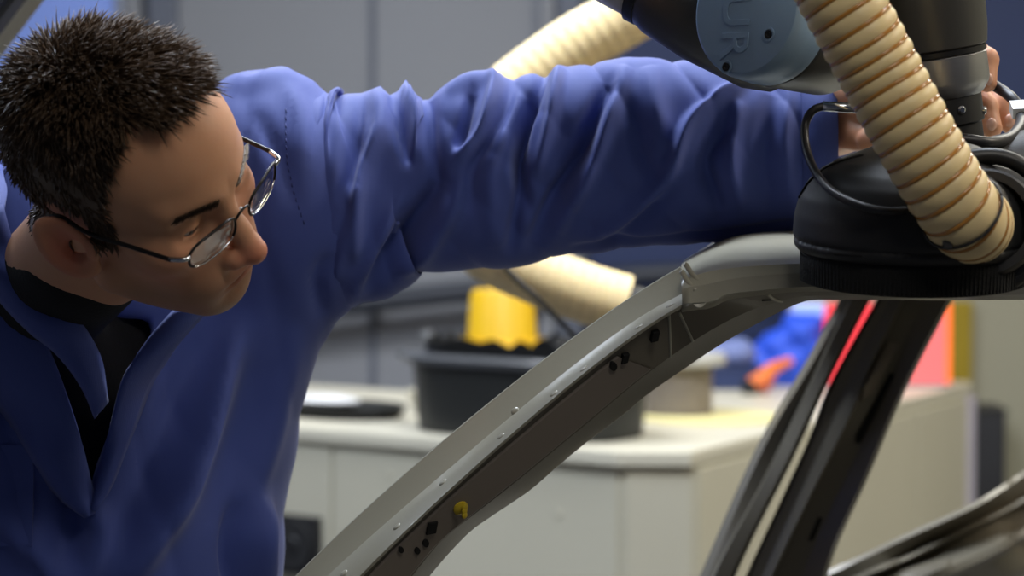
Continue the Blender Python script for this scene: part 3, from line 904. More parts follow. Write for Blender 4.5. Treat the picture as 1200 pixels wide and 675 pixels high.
for x in (.25, 2.2):
    for y0 in (2.16, 3.05):
        w = lathe('wheel', [(.12, 0), (.22, 0), (.30, .02), (.31, .05), (.31, .13), (.30, .16), (.22, .18), (.12, .18)], M_RUBBER, car, (x, y0, .31), (0, 1, 0))
        lathe('hub', [(.0, -.01), (.10, .0), (.18, .02), (.2, .05), (.2, .13), (.1, .16), (0, .16)], M_ALU, w, (x, y0, .31), (0, 1, 0))

# ================================================================== THE WORKER
FEET = np.array([Xd(120, 2.4), 2.42, 0.0])
man = thing('person', FEET, 'person in blue work coat and spectacles leaning and reaching to the sander', 'person')

# ---------------- head (local: x forward, y left, z up; eyes at z = 0)
hl = np.array([0.47, 0.69, 0.53]); hl /= np.linalg.norm(hl)
hf = np.array([0.873, -0.31, -0.39]); hf -= hl * (hf @ hl); hf /= np.linalg.norm(hf)
def rot_view(v, deg):                      # turn about the viewing axis
    c_, s_ = math.cos(math.radians(deg)), math.sin(math.radians(deg))
    return np.array([v[0] * c_ - v[2] * s_, v[1], v[0] * s_ + v[2] * c_])
hl, hf = rot_view(hl, 12.5), rot_view(hf, 12.5)
ya = math.radians(9)
hf, hl = hf * math.cos(ya) - hl * math.sin(ya), hl * math.cos(ya) + hf * math.sin(ya)
hu = np.cross(hf, hl)
HS = 0.965
HR = np.stack([hf, hl, hu], 1) * HS           # local -> world
NOSE = np.array([0.1275, 0, -0.0445])
HO = P(311, 300, 2.03) - HR @ NOSE
def h2w(p): return np.asarray(p) @ HR.T + HO
def w2h(p): return (np.asarray(p) - HO) @ HR / HS ** 2
NECK_W = P(38, 356, 2.27)
NECK_L = w2h(NECK_W)

def head_sdf(p):
    q = p.copy(); q[:, 1] = np.abs(q[:, 1])          # symmetric
    e = sd_ell(q, (-.010, 0, .034), (.098, .076, .083))
    e = smin(e, sd_ell(q, (.034, 0, .034), (.064, .062, .066)), .03)
    e = smin(e, sd_ell(q, (.036, 0, -.035), (.055, .057, .072)), .03)
    e = smin(e, sd_cone(q, (.008, .050, -.066), (.066, .016, -.098), .020, .017), .028)      # jaw
    e = smin(e, sd_ell(q, (.076, 0, -.100), (.018, .021, .017)), .02)                         # chin
    e = smin(e, sd_ell(q, (.060, .045, -.026), (.024, .021, .020)), .026)                     # cheekbone
    e = smin(e, sd_cone(q, (.0865, .012, .020), (.070, .046, .020), .0095, .008), .016)      # brow ridge
    e = smin(e, sd_ell(q, (.068, .020, -.066), (.030, .026, .028)), .022)                     # muzzle
    e = smax(e, -sd_ell(q, (.103, .031, -.003), (.024, .019, .0135)), .016)                   # eye socket
    lid = sd_ell(q, (.0735, .032, -.002), (.0145, .0155, .0140))
    slit = np.maximum(np.abs(q[:, 2] + .0060 - 3.0 * (q[:, 1] - .032) ** 2) - .0026, np.abs(q[:, 1] - .032) - .0125)
    lid = np.maximum(lid, -np.maximum(slit, -(q[:, 0] - .078)))
    e = smin(e, lid, .006)
    e = smin(e, sd_cone(q, (.090, 0, .008), (.1045, 0, -.022), .0070, .0080), .012)           # nose bridge
    e = smin(e, sd_cone(q, (.1045, 0, -.022), (.1155, 0, -.043), .0080, .0120), .008)         # nose tip
    e = smin(e, sd_ell(q, (.1025, .0135, -.0475), (.0115, .0078, .0088)), .008)               # nostril wings
    e = smax(e, -sd_ell(q, (.1075, .0075, -.057), (.006, .0036, .005)), .003)
    e = smin(e, sd_ell(q, (.0925, 0, -.0700), (.0105, .024, .0060)), .007)                    # lips
    e = smin(e, sd_ell(q, (.0905, 0, -.0820), (.0105, .020, .0070)), .007)
    e = smax(e, -sd_ell(q, (.1040, 0, -.0760), (.014, .025, .0014)), .003)
    e = smax(e, -sd_ell(q, (.0985, 0, -.0900), (.008, .022, .0045)), .010)
    # ear
    ca, sa = math.cos(math.radians(-27)), math.sin(math.radians(-27))
    cb, sb = math.cos(math.radians(-24)), math.sin(math.radians(-24))
    E = np.array([[ca, sa, 0], [-sa, ca, 0], [0, 0, 1.0]]).T
    E = E @ np.array([[cb, 0, sb], [0, 1, 0], [-sb, 0, cb]])
    c0 = np.array([-.008, .0850, -.019])
    ear = sd_ell(q, c0, (.0225, .0065, .0365), E)
    ear = smin(ear, sd_ell(q, c0 + E @ np.array([.005, -.003, -.026]), (.0085, .0045, .011), E), .006)
    dish = sd_ell(q, c0 + E @ np.array([.003, .0070, .001]), (.0165, .0072, .0290), E)
    ear = smax(ear, -dish, .003)
    ep = lambda x_, n_, z_: c0 + E @ np.array([x_, n_, z_])
    conch = sd_ell(q, ep(.006, .0015, -.006), (.0095, .0080, .0120), E)
    ridge = np.minimum(sd_cone(q, ep(-.004, .0005, .016), ep(-.0085, .0008, .002), .0022, .0026), sd_cone(q, ep(-.0085, .0008, .002), ep(-.003, .0008, -.017), .0026, .0024))
    ear = smax(smin(ear, ridge, .003), -conch, .002)
    ear = smin(ear, sd_ell(q, (.0125, .0755, -.020), (.006, .005, .009)), .005)                # tragus
    e = smin(e, ear, .006)
    n = sd_cone(p, (-.022, 0, -.045), tuple(NECK_L), .050, .056)
    e = smin(e, n, .02)
    n2 = sd_cone(p, (.030, 0, -.082), tuple(NECK_L * .75 + np.array([.010, 0, 0])), .022, .040)
    return smin(e, n2, .02)
lo = np.minimum([-.125, -.105, -.135], NECK_L - .065); hi = np.maximum([.135, .105, .125], NECK_L + .065)
HV, HF_ = snets(head_sdf, lo, hi, 0.0021)
HV = smooth_v(HV, HF_, 1, .4)
HN = vnormals(HV, HF_)

# ---------------- reaching left hand
def hand_sdf(p):
    def c(a, b, ra, rb): return sd_cone(p, P(*a), P(*b), ra, rb)
    e = c((900, 155, 2.375), (975, 142, 2.36), .032, .028)
    e = smin(e, c((975, 142, 2.36), (1030, 128, 2.34), .028, .030), .02)
    e = smin(e, c((1030, 118, 2.31), (1098, 92, 2.285), .021, .013), .02)
    e = smin(e, c((1030, 126, 2.34), (1102, 106, 2.335), .022, .013), .02)
    e = smin(e, c((985, 120, 2.335), (1002, 113, 2.315), .0150, .0125), .010)
    e = smin(e, c((986, 103, 2.33), (1010, 108, 2.32), .010, .011), .012)
    fing = [
        [((1098, 88, 2.285), .0120), ((1142, 60, 2.268), .0108), ((1156, 70, 2.252), .0102), ((1157, 97, 2.242), .0085)],
        [((1102, 96, 2.30), .0115), ((1140, 104, 2.285), .0118), ((1154, 126, 2.272), .0112), ((1162, 150, 2.262), .0095)],
        [((1104, 104, 2.32), .0112), ((1152, 106, 2.305), .0118), ((1173, 124, 2.290), .0110), ((1184, 145, 2.282), .0095)],
        [((1100, 114, 2.345), .0105), ((1150, 116, 2.34), .0090), ((1176, 128, 2.335), .0085), ((1192, 140, 2.33), .0072)],
    ]
    for fg in fing:
        f = None
        for (a, ra), (b, rb) in zip(fg, fg[1:]):
            s = c(a, b, ra, rb)
            f = s if f is None else smin(f, s, .005)
        e = smin(e, f, .006)
    th = c((985, 152, 2.335), (1020, 164, 2.30), .017, .0125)
    th = smin(th, c((1020, 164, 2.29), (1052, 168, 2.265), .012, .0095), .006)
    return smin(e, th, .012)
a, b = P(880, 190, 2.30), P(1215, 30, 2.40)
hlo = np.array([P(880, 200, 2.4)[0], 2.19, P(900, 195, 2.4)[2]]); hhi = np.array([P(1215, 30, 2.4)[0], 2.42, P(1200, 30, 2.4)[2]])
GV, GF = snets(hand_sdf, hlo, hhi, 0.0022)
GV = smooth_v(GV, GF, 1, .4)

# ---------------- coarse body under the clothes (torso, arms, legs)
SH_L = P(335, 215, 2.38); SH_R = P(-150, 345, 2.33); ELB = P(640, 196, 2.385); WRI = P(930, 160, 2.375)
HIP = np.array([FEET[0] + .02, 2.47, .93])
def body_sdf(p):
    e = sd_cone(p, P(110, 470, 2.44), HIP, .10, .12)
    dn_ = np.array([0, .05, -.04])
    e = smin(e, sd_cone(p, SH_R + dn_, SH_L + dn_, .045, .045), .06)
    e = smin(e, sd_cone(p, NECK_W, P(90, 460, 2.41), .045, .06), .05)
    e = smin(e, sd_cone(p, SH_L, ELB, .050, .034), .03)
    e = smin(e, sd_cone(p, ELB, WRI, .034, .028), .02)
    RE = SH_R + np.array([-.05, .0, -.29])
    e = smin(e, sd_cone(p, SH_R, RE, .055, .043), .03)
    e = smin(e, sd_cone(p, RE, RE + np.array([.05, -.10, -.22]), .043, .03), .02)
    e = smin(e, sd_ell(p, RE + np.array([.06, -.12, -.29]), (.022, .035, .07)), .02)
    for s in (-1, 1):
        k = np.array([FEET[0] + .13 * s, 2.40, .50]); an = np.array([FEET[0] + .15 * s, 2.46, .09])
        e = smin(e, sd_cone(p, HIP + np.array([.09 * s, 0, -.03]), k, .085, .058), .03)
        e = smin(e, sd_cone(p, k, an, .056, .04), .02)
    return e
blo = np.array([SH_R[0] - .14, 2.1, 0.03]); bhi = np.array([WRI[0] + .05, 2.66, 1.72])
BV_, BF_ = snets(body_sdf, blo, bhi, 0.015)
BV_ = smooth_v(BV_, BF_, 2)

HW = h2w(HV)
verts = np.concatenate([HW, GV, BV_])
fcs = np.concatenate([HF_, GF + len(HW), BF_ + len(HW) + len(GV)])

# skin material : stubble and flush from a per-vertex weight of the skin itself
mskin = mat('skin', (0.58, 0.31, 0.18), 0.46, col2=(0.53, 0.265, 0.15), scale=40, sss=0.22, spec=0.4, bump=0.06, bscale=260)
body = mesh('body', verts, fcs, mskin, man)
att = body.data.color_attributes.new('skin_tone', 'FLOAT_COLOR', 'POINT')
tone = np.zeros((len(verts), 4)); tone[:, 3] = 1
q = HV
g = lambda c, r: np.exp(-(((q - np.array(c)) / np.array(r)) ** 2).sum(1))
qa = q.copy(); qa[:, 1] = np.abs(qa[:, 1])
ga = lambda c, r: np.exp(-(((qa - np.array(c)) / np.array(r)) ** 2).sum(1))
stub = np.clip((-.052 - q[:, 2]) / .02, 0, 1) * np.clip((q[:, 0] - .005) / .03, 0, 1) * np.clip((q[:, 2] + .14) / .03, 0, 1)
tone[:len(q), 0] = stub * 0.8
tone[:len(q), 1] = np.clip(.9 * ga((.118, 0, -.045), (.014, .018, .014)) + .8 * ga((-.008, .087, -.019), (.03, .014, .04)) + .35 * ga((.065, .045, -.035), (.03, .03, .025)) + .8 * g((.098, 0, -.076), (.014, .024, .011)), 0, 1)
tone[len(q):len(q) + len(GV), 1] = 0.15
att.data.foreach_set('color', tone.astype(np.float32).ravel())
nt = mskin.node_tree
bs = nt.nodes['Principled BSDF']
src = bs.inputs['Base Color'].links[0].from_socket
va = nt.nodes.new('ShaderNodeVertexColor'); va.layer_name = 'skin_tone'
sp_ = nt.nodes.new('ShaderNodeSeparateColor'); nt.links.new(va.outputs[0], sp_.inputs[0])
m1 = nt.nodes.new('ShaderNodeMix'); m1.data_type = 'RGBA'; m1.inputs[7].default_value = (0.55, 0.16, 0.10, 1)
nt.links.new(sp_.outputs[1], m1.inputs[0]); nt.links.new(src, m1.inputs[6])
m2 = nt.nodes.new('ShaderNodeMix'); m2.data_type = 'RGBA'; m2.inputs[7].default_value = (0.20, 0.12, 0.075, 1)
mlt = nt.nodes.new('ShaderNodeMath'); mlt.operation = 'MULTIPLY'; mlt.inputs[1].default_value = 0.6
nt.links.new(sp_.outputs[0], mlt.inputs[0]); nt.links.new(mlt.outputs[0], m2.inputs[0]); nt.links.new(m1.outputs[2], m2.inputs[6])
nt.links.new(m2.outputs[2], bs.inputs['Base Color'])

# eyes
M_EYE = mat('eye_white', (0.62, 0.60, 0.57), 0.2, scale=10, coat=0.6)
M_IRIS = mat('brown_iris', (0.04, 0.022, 0.012), 0.15, coat=0.8)
for s in (1, -1):
    c = np.array([.0735, .032 * s, -.002]); 
    ey = lathe('eye', [(0, -.0122)] + [(.0122 * math.cos(t), .0122 * math.sin(t)) for t in np.linspace(-1.4, 1.4, 14)] + [(0, .0122)], M_EYE, man, h2w(c), HR @ np.array([1, .0, -.35]), 20, sharp=False)
    ax_ = np.array([1, .0, -.35]) / np.linalg.norm([1, 0, .35])
    lathe('iris', [(.0058, .0112), (.0056, .0118), (.003, .0127), (0, .0130)], M_IRIS, ey, h2w(c), HR @ ax_, 18, sharp=False)

# nails on the visible fingers
M_NAIL = mat('finger_nail', (0.62, 0.36, 0.27), 0.25, scale=30)
for a, b in (((1157, 86, 2.237), (1158, 100, 2.235)), ((1160, 139, 2.256), (1164, 153, 2.254)), ((1180, 135, 2.276), (1187, 148, 2.274))):
    A, B = P(*a), P(*b)
    V_, Fc_ = snets(lambda p: sd_ell(p, (A + B) / 2, (.0048, .0042, .0062)), (A + B) / 2 - .01, (A + B) / 2 + .01, .0012)
    mesh('finger_nail', V_, Fc_, M_NAIL, man)

# ---------------- hair
def scalp(p):
    """1 where hair grows (head-local points)"""
    x, y, z = p[:, 0], np.abs(p[:, 1]), p[:, 2]
    front = .056 - 3.2 * np.clip(y - .030, 0, 1) ** 1.25 * 3.2      # front hairline x limit at the top
    top = (z > .045 + .55 * np.clip(x - .02, 0, 1)) & (x < front + .012)
    side = (x < .034 - .25 * (.045 - z)) & (z > .008) 
    burn = (x > .010) & (x < .030) & (z > -.020) & (z < .02) & (y > .05)
    back = (x < -.030 - .10 * np.clip(-z, 0, 1)) & (z > -.078) & ~((y > .052) & (z < .004) & (x > -.062))
    above = (x < .02) & (z > .022)
    return top | side | burn | back | above
rim_ok = (HV[:, 0] < .1)
isear = ((np.abs(HV[:, 1]) > .0775) & (HV[:, 2] < .024) & (HV[:, 0] > -.05) & (HV[:, 0] < .022)) | ((np.abs(HV[:, 1]) > .069) & (HV[:, 2] < .018) & (HV[:, 0] > -.065) & (HV[:, 0] < .008))
hm = scalp(HV) & ~isear & (np.linalg.norm(HV - np.array([0, 0, .02]), axis=1) > .05)
fm = hm[HF_].all(1)
use = np.unique(HF_[fm])
remap = -np.ones(len(HV), int); remap[use] = np.arange(len(use))
capv = HV[use] + HN[use] * (.0022 + .0015 * vnoise(HV[use] * 160, 5)[:, None])
capf = remap[HF_[fm]]
hv = [h2w(capv)]; hfc = [[tuple(r) for r in capf]]
fc_c = HV[HF_[fm]].mean(1); fc_n = HN[HF_[fm]].mean(1)
nst = 20000
pick = RNG.integers(0, len(fc_c), nst)
rt = fc_c[pick] + RNG.normal(0, .0009, (nst, 3)); nn = fc_n[pick]; nn /= np.linalg.norm(nn, axis=1)[:, None]
z = rt[:, 2]; x = rt[:, 0]; y = rt[:, 1]
topw = np.clip((z - .055) / .045, 0, 1)[:, None]
crown = np.array([-.055, 0, .105])
away = rt - crown; away -= nn * (away * nn).sum(1)[:, None]; away /= np.linalg.norm(away, axis=1)[:, None] + 1e-6
cl = vnoise(rt * 260, 9)[:, None]; cl2 = vnoise(rt * 230, 12)[:, None]; cl3 = vnoise(rt * 240, 15)[:, None]
clump = np.concatenate([cl, cl2, cl3], 1)
fwd = np.array([1.0, 0, 0])
dirn = nn * (.32 + .60 * topw) + away * (.85 - .35 * topw) + fwd * .25 * topw + clump * .75 + RNG.normal(0, .16, (nst, 3)) + RNG.normal(0, .55, (nst, 3)) * np.exp(-(np.linalg.norm(rt - crown, axis=1) / .035) ** 2)[:, None]
dirn /= np.linalg.norm(dirn, axis=1)[:, None]
ln = (.009 + .013 * topw[:, 0]) * RNG.uniform(.65, 1.25, nst)
ln *= np.clip((z + .12) / .12, .6, 1)
bend = away * .35 + RNG.normal(0, .15, (nst, 3)) + np.array([0, 0, -.10])
w0 = RNG.uniform(.00055, .0010, nst)
side_ = np.cross(dirn, RNG.normal(size=(nst, 3))); side_ /= np.linalg.norm(side_, axis=1)[:, None]
oth = np.cross(dirn, side_)
rings = []
for t, w in ((0, 1), (.4, .95), (.75, .7)):
    cpt = rt + dirn * (ln * t)[:, None] + bend * (ln * t * t * .6)[:, None]
    ring = [cpt + (side_ * math.cos(k) + oth * math.sin(k)) * (w0 * w)[:, None] for k in (0, 2.094, 4.189)]
    rings += ring
tip = rt + dirn * ln[:, None] + bend * (ln * .6)[:, None]
allv = np.stack(rings + [tip], 1).reshape(-1, 3)
base = len(hv[0]); hv.append(h2w(allv))
pat = []
for i in range(2):
    for k in range(3):
        pat.append((i * 3 + k, i * 3 + (k + 1) % 3, (i + 1) * 3 + (k + 1) % 3, (i + 1) * 3 + k))
pat3 = [(6, 7, 9), (7, 8, 9), (8, 6, 9)]
idx0 = base + 10 * np.arange(nst)
strf = [tuple(r) for p_ in pat for r in (idx0[:, None] + np.array(p_)).tolist()] + [tuple(r) for p_ in pat3 for r in (idx0[:, None] + np.array(p_)).tolist()]
hair = mesh('hair', np.concatenate(hv), hfc[0] + strf, M_HAIR, man)

# eyebrows
bv_, bf_ = [], []
HB = BVHTree.FromPolygons([Vector(v) for v in HV], [tuple(f) for f in HF_.tolist()])
def onhead(p):
    c, n, i, d_ = HB.find_nearest(Vector(p))
    return np.array(c), np.array(n)
for s in (1, -1):
    bv_, bf_ = [], []
    for k in range(300):
        t = random.random()
        yy = .012 + .040 * t
        c, n = onhead((.098 - .55 * max(0, yy - .02) ** 1.0 * .7, yy * s, .0150 + .004 * math.sin(t * 2.4) + random.uniform(-.0042, .0042) * (1 - .6 * t)))
        dv_ = np.array([-.35, s * .9, .10 - .35 * t]) + n * .35 + np.random.default_rng(k).normal(0, .12, 3); dv_ /= np.linalg.norm(dv_)
        sd = np.cross(dv_, n); sd /= np.linalg.norm(sd) + 1e-9
        L_ = random.uniform(.005, .008); i0 = len(bv_)
        bv_ += [c + sd * .0005, c - sd * .0005, c + n * .0008, c + dv_ * L_ + n * .0006]
        bf_ += [(i0, i0 + 1, i0 + 3), (i0 + 1, i0 + 2, i0 + 3), (i0 + 2, i0, i0 + 3)]
    mesh('eyebrow', h2w(np.array(bv_)), bf_, M_HAIR, man)

# ---------------- coat torso
def coat_sdf(p):
    e = sd_ell(p, P(105, 520, 2.43), (.180, .150, .33))
    e = smin(e, sd_cone(p, P(118, 560, 2.42), np.array([HIP[0] - .02, 2.46, .78]), .150, .175), .06)
    e = smin(e, sd_cone(p, P(318, 208, 2.385), P(355, 235, 2.375), .088, .092), .04)          # his left shoulder
    e = smin(e, sd_cone(p, P(120, 330, 2.42), P(300, 225, 2.39), .085, .090), .05)            # yoke
    e = smin(e, sd_cone(p, P(345, 290, 2.38), P(243, 480, 2.42), .060, .078), .05)             # side under the arm
    e = smin(e, sd_cone(p, P(60, 300, 2.47), P(-150, 330, 2.38), .10, .105), .06)             # upper back and right shoulder
    e = smin(e, sd_cone(p, P(-120, 240, 2.46), P(-10, 225, 2.50), .10, .09), .05)
    RE = SH_R + np.array([-.05, .0, -.29])
    e = smin(e, sd_cone(p, SH_R, RE, .090, .075), .04)
    e = smin(e, sd_cone(p, RE, RE + np.array([.05, -.10, -.20]), .075, .06), .03)
    # neck opening
    e = smax(e, -sd_cone(p, P(60, 320, 2.20), P(100, 420, 2.24), .060, .040), .012)
    # open front : a narrow wedge down the middle
    q = p - P(108, 440, 2.3)
    w = .046 - .42 * np.clip(-q[:, 2], 0, .25)
    wedge = np.maximum(np.abs(q[:, 0] - .10 * q[:, 2]) - w, p[:, 1] - 2.40)
    wedge = np.maximum(wedge, q[:, 2] - .05)
    e = smax(e, -wedge, .012)
    return e
clo = np.array([SH_R[0] - .19, 2.08, .60]); chi = np.array([P(480, 300, 2.4)[0], 2.70, 1.68])
CV, CF = snets(coat_sdf, clo, chi, 0.0065)
CV = smooth_v(CV, CF, 3, .5)
CN = vnormals(CV, CF)
torso_folds = [
    ([(262, 100), (300, 96), (340, 88), (372, 104)], .006, 12), ([(330, 88), (350, 130), (356, 190)], .004, 12),
    ([(300, 130), (330, 190), (345, 240)], -.004, 12),
    ([(280, 390), (250, 480), (212, 580), (150, 680)], .020, 20), ([(236, 395), (206, 470), (168, 560), (130, 640)], -.0085, 22),
    ([(300, 420), (290, 500), (250, 620)], -.008, 30), ([(345, 400), (330, 480), (300, 580), (280, 675)], .006, 16),
    ([(312, 585), (300, 630), (305, 700)], .016, 15), ([(285, 590), (272, 640), (275, 700)], -.012, 12),
    ([(20, 400), (45, 460), (40, 520)], .012, 26), ([(60, 500), (85, 570), (60, 675)], -.010, 22),
    ([(0, 600), (40, 640), (90, 700)], .010, 24), ([(90, 590), (120, 620), (100, 690)], .010, 20), ([(0, 340), (30, 380), (60, 430)], -.006, 14),
    ([(385, 300), (372, 330), (380, 372)], -.006, 12),
]
anc = np.stack([CV[:, 0] * 60 + CV[:, 2] * 14, CV[:, 2] * 10, CV[:, 1] * 20], 1)
dsp = fold_disp(CV, [(l, a * 1.5, w * .8) for l, a, w in torso_folds]) - .0035 * (1 - np.abs(vnoise(anc, 41, 4)) * 2.2).clip(0, 1) ** 2 + .0022 * vnoise(CV * 26, 3) + .0010 * vnoise(CV * 70, 8)
front = np.clip((2.62 - CV[:, 1]) / .1, 0, 1)
CV = CV + CN * (dsp * front)[:, None]
coat = mesh('coat', CV, CF, M_COAT, man)
coat['label'] = 'blue cotton work coat'
BCO = BVHTree.FromPolygons([Vector(v) for v in CV], [tuple(f) for f in CF.tolist()])

# shirt behind the open front
def shirt_sdf(p):
    e = sd_ell(p, P(105, 530, 2.43), (.160, .118, .31))
    e = smin(e, sd_cone(p, P(70, 410, 2.32), P(110, 480, 2.375), .062, .08), .04)
    e = smin(e, sd_cone(p, NECK_W * .45 + h2w((-.015, 0, -.06)) * .55, NECK_W, .055, .060), .02)
    e = smin(e, sd_cone(p, P(-60, 380, 2.42), P(250, 300, 2.42), .06, .06), .05)
    return e
SV, SF = snets(shirt_sdf, P(-220, 950, 2.5) * np.array([1, 0, 1]) + np.array([0, 2.1, 0]), np.array([P(360, 200, 2.4)[0], 2.62, P(0, 200, 2.4)[2]]), .008)
SV = smooth_v(SV, SF, 2)
mesh('shirt', SV, SF, M_SHIRT, man)

# ---------------- reaching sleeve : swept tube with pressed-in folds
sl = [(318, 222, 118), (360, 230, 128), (400, 234, 130), (432, 226, 122), (465, 214, 111), (500, 217, 103), (550, 207, 112), (600, 201, 113), (650, 191, 109), (700, 186, 112), (760, 180, 111), (830, 181, 107), (900, 184, 98), (950, 184, 97), (977, 184, 96)]
cen_ = np.array([P(x, y, 2.385 - .00004 * (x - 330)) for x, y, r in sl]); rr = np.array([[r / F * 2.37] for x, y, r in sl])
SPN = crspline(np.hstack([cen_, rr]), 300)
c_, r_ = SPN[:, :3], SPN[:, 3]
t_, a_, b_ = frames(c_)
nv = 190
th = np.linspace(0, 2 * np.pi, nv, endpoint=False)
# ring frame: a_ ~ up, b_ ~ depth
depth_f = np.linspace(.92, .74, 300)
V0 = c_[:, None] + r_[:, None, None] * (np.cos(th)[None, :, None] * a_[:, None] + np.sin(th)[None, :, None] * b_[:, None] * depth_f[:, None, None])
# slant the cuff: near edge pulled back along the arm
V0 = V0.reshape(-1, 3)
x_, y_, d_ = proj(V0)
sfolds = [
    ([(387, 95), (374, 170), (370, 246), (377, 375)], -.0035, 4), ([(405, 100), (396, 180), (392, 250)], .003, 12),
    ([(425, 112), (416, 170), (411, 222)], -.005, 6),
    ([(445, 105), (446, 150), (424, 211), (414, 300)], .010, 10), ([(457, 100), (468, 135), (478, 190)], -.011, 8),
    ([(470, 92), (486, 135), (486, 182)], .010, 7), ([(503, 110), (505, 160), (514, 220)], -.009, 10),
    ([(514, 216), (475, 280), (428, 348)], -.016, 16), ([(421, 216), (400, 270), (385, 330)], .009, 11), ([(411, 236), (394, 285), (380, 340)], -.009, 8),
    ([(545, 215), (505, 285), (465, 325)], .007, 13), ([(470, 230), (440, 300), (415, 355)], .006, 10),
    ([(535, 185), (566, 152), (582, 90)], .010, 9), ([(553, 108), (545, 140), (536, 172)], -.010, 7), ([(522, 106), (550, 96), (584, 90)], .006, 9),
    ([(600, 90), (588, 130), (556, 190), (548, 240)], -.006, 10), ([(617, 110), (606, 190), (620, 250)], -.010, 10), ([(592, 150), (575, 220), (585, 290)], .005, 16),
    ([(640, 80), (611, 156), (608, 230), (600, 290)], -.012, 9), ([(655, 80), (645, 142), (630, 200)], .010, 9),
    ([(714, 95), (686, 166), (654, 227), (626, 290)], -.014, 13), ([(735, 80), (712, 140), (690, 200), (650, 270)], .009, 13),
    ([(760, 80), (768, 130), (780, 180)], .006, 16), ([(742, 130), (752, 180), (770, 215)], -.006, 12),
    ([(870, 100), (836, 122), (806, 150), (788, 195)], .012, 9), ([(851, 140), (828, 190), (840, 250)], -.011, 12), ([(866, 120), (858, 190), (870, 240)], .007, 10),
    ([(800, 168), (770, 225), (700, 280)], .006, 12), ([(790, 215), (760, 250), (715, 290)], -.005, 12), ([(905, 110), (895, 180), (900, 250)], -.005, 14),
    ([(671, 292), (800, 282), (927, 265)], -.005, 6), ([(925, 100), (920, 170), (930, 240)], .004, 10), ([(962, 90), (955, 180), (962, 262)], -.0025, 4),
]
dsp = fold_disp(V0, [(l, a * 1.5, w * .85) for l, a, w in sfolds])
rad = V0 - np.repeat(c_, nv, 0); rad /= np.linalg.norm(rad, axis=1)[:, None]
backm = np.repeat(np.ones(300), nv)
an = np.stack([V0[:, 0] * 75 + V0[:, 2] * 38, V0[:, 2] * 16, V0[:, 1] * 16], 1)
dsp = dsp + .0016 * vnoise(V0 * 60, 21) + .0008 * vnoise(V0 * 140, 22) - .0032 * (1 - np.abs(vnoise(an, 31, 4)) * 2.2).clip(0, 1) ** 2
V1 = V0 + rad * dsp[:, None]
fs = grid_faces(300, nv, True)
slv = mesh('sleeve', V1, fs, M_COAT, coat)
sm = slv.modifiers.new('thickness', 'SOLIDIFY'); sm.thickness = .0022; sm.offset = -1
# stitched cuff band and armhole seam
def ring_band(name, i0, i1, lift, m):
    g = V1.reshape(300, nv, 3); rg = rad.reshape(300, nv, 3)
    rows = [g[i0] + rg[i0] * .0002, g[i0] + rg[i0] * lift, g[i1] + rg[i1] * lift, g[i1] + rg[i1] * .0002]
    return mesh(name, np.concatenate(rows), grid_faces(4, nv, True), m, coat)
ring_band('cuff_hem', 281, 299, .0014, M_COAT)
# stitches along the shoulder seam
M_STITCH = mat('dark_stitch', (0.035, 0.05, 0.2), 0.7)
for k in range(16):
    t = k / 15
    px = 335 + 22 * t - 8 * math.sin(t * 3); py = 128 + 130 * t
    h, n = ray(BCO, px, py)
    if h is None: continue
    h2, _ = ray(BCO, px + .6, py + 4.6)
    if h2 is None: continue
    tube('stitch', [h + n * .0004, (h + h2) / 2 + n * .0010, h2 + n * .0004], .0005, M_STITCH, coat, 5, 6)

# lapels and collar : folded cloth bands standing on the coat
def band(name, inner_, outer_, lift0, lift1, m, n=26, cols=7, curl=.004):
    """inner_/outer_: (px, py, depth) polylines of the two edges of a cloth band"""
    a = crspline([P(*q) for q in inner_], n); b = crspline([P(*q) for q in outer_], n)
    v = []
    for i in range(n):
        for j in range(cols):
            s = j / (cols - 1)
            p_ = a[i] * (1 - s) + b[i] * s
            p_ = p_ + np.array([0, -1, 0]) * (curl * math.sin(math.pi * s)) + np.array([0, -1, .2]) * .0015 * math.sin(i * .9 + s * 3)
            v.append(p_)
    ob = mesh(name, v, grid_faces(n, cols, False), m, coat)
    s_ = ob.modifiers.new('thickness', 'SOLIDIFY'); s_.thickness = .003; s_.offset = 0
    return ob
def cs(px, py, lift=.006, dflt=2.3):
    h, n = ray(BCO, px, py)
    if h is None: return (px, py, dflt)
    return (px, py, proj(h)[2] - lift)
# his left lapel (picture right) and right lapel (picture left)
band('lapel', [(206, 362, 2.20), (170, 402, 2.205), (144, 446, 2.215), (128, 505, 2.245), (112, 556, 2.268), (106, 590, 2.275)],
     [(250, 356, 2.215), (214, 396, 2.215), cs(180, 446, .012), cs(156, 505, .010), cs(132, 566), cs(112, 600)], 0, 0, M_COAT, curl=.010)
band('front_panel', [(0, 262, 2.22), (14, 322, 2.205), (48, 388, 2.20), (70, 440, 2.21), (92, 505, 2.23), (106, 562, 2.255), (116, 598, 2.268)],
     [(-110, 236, 2.25), (-95, 320, 2.24), (-60, 420, 2.235), cs(0, 480), cs(40, 540), cs(66, 580), cs(100, 606)], 0, 0, M_COAT, curl=.014)
band('lapel', [(4, 240, 2.20), (26, 318, 2.175), (52, 350, 2.165), (90, 372, 2.165), (117, 418, 2.185), (126, 470, 2.215)],
     [(-60, 262, 2.215), (-6, 345, 2.18), (34, 388, 2.168), (66, 414, 2.172), (94, 450, 2.19), (112, 490, 2.222)], 0, 0, M_COAT, curl=.008)
band('collar', [(6, 246, 2.215), (8, 222, 2.255), (4, 200, 2.32), (20, 190, 2.40)],
     [(-110, 236, 2.25), (-100, 205, 2.30), (-75, 185, 2.38), (0, 160, 2.46)], 0, 0, M_COAT, curl=.01)
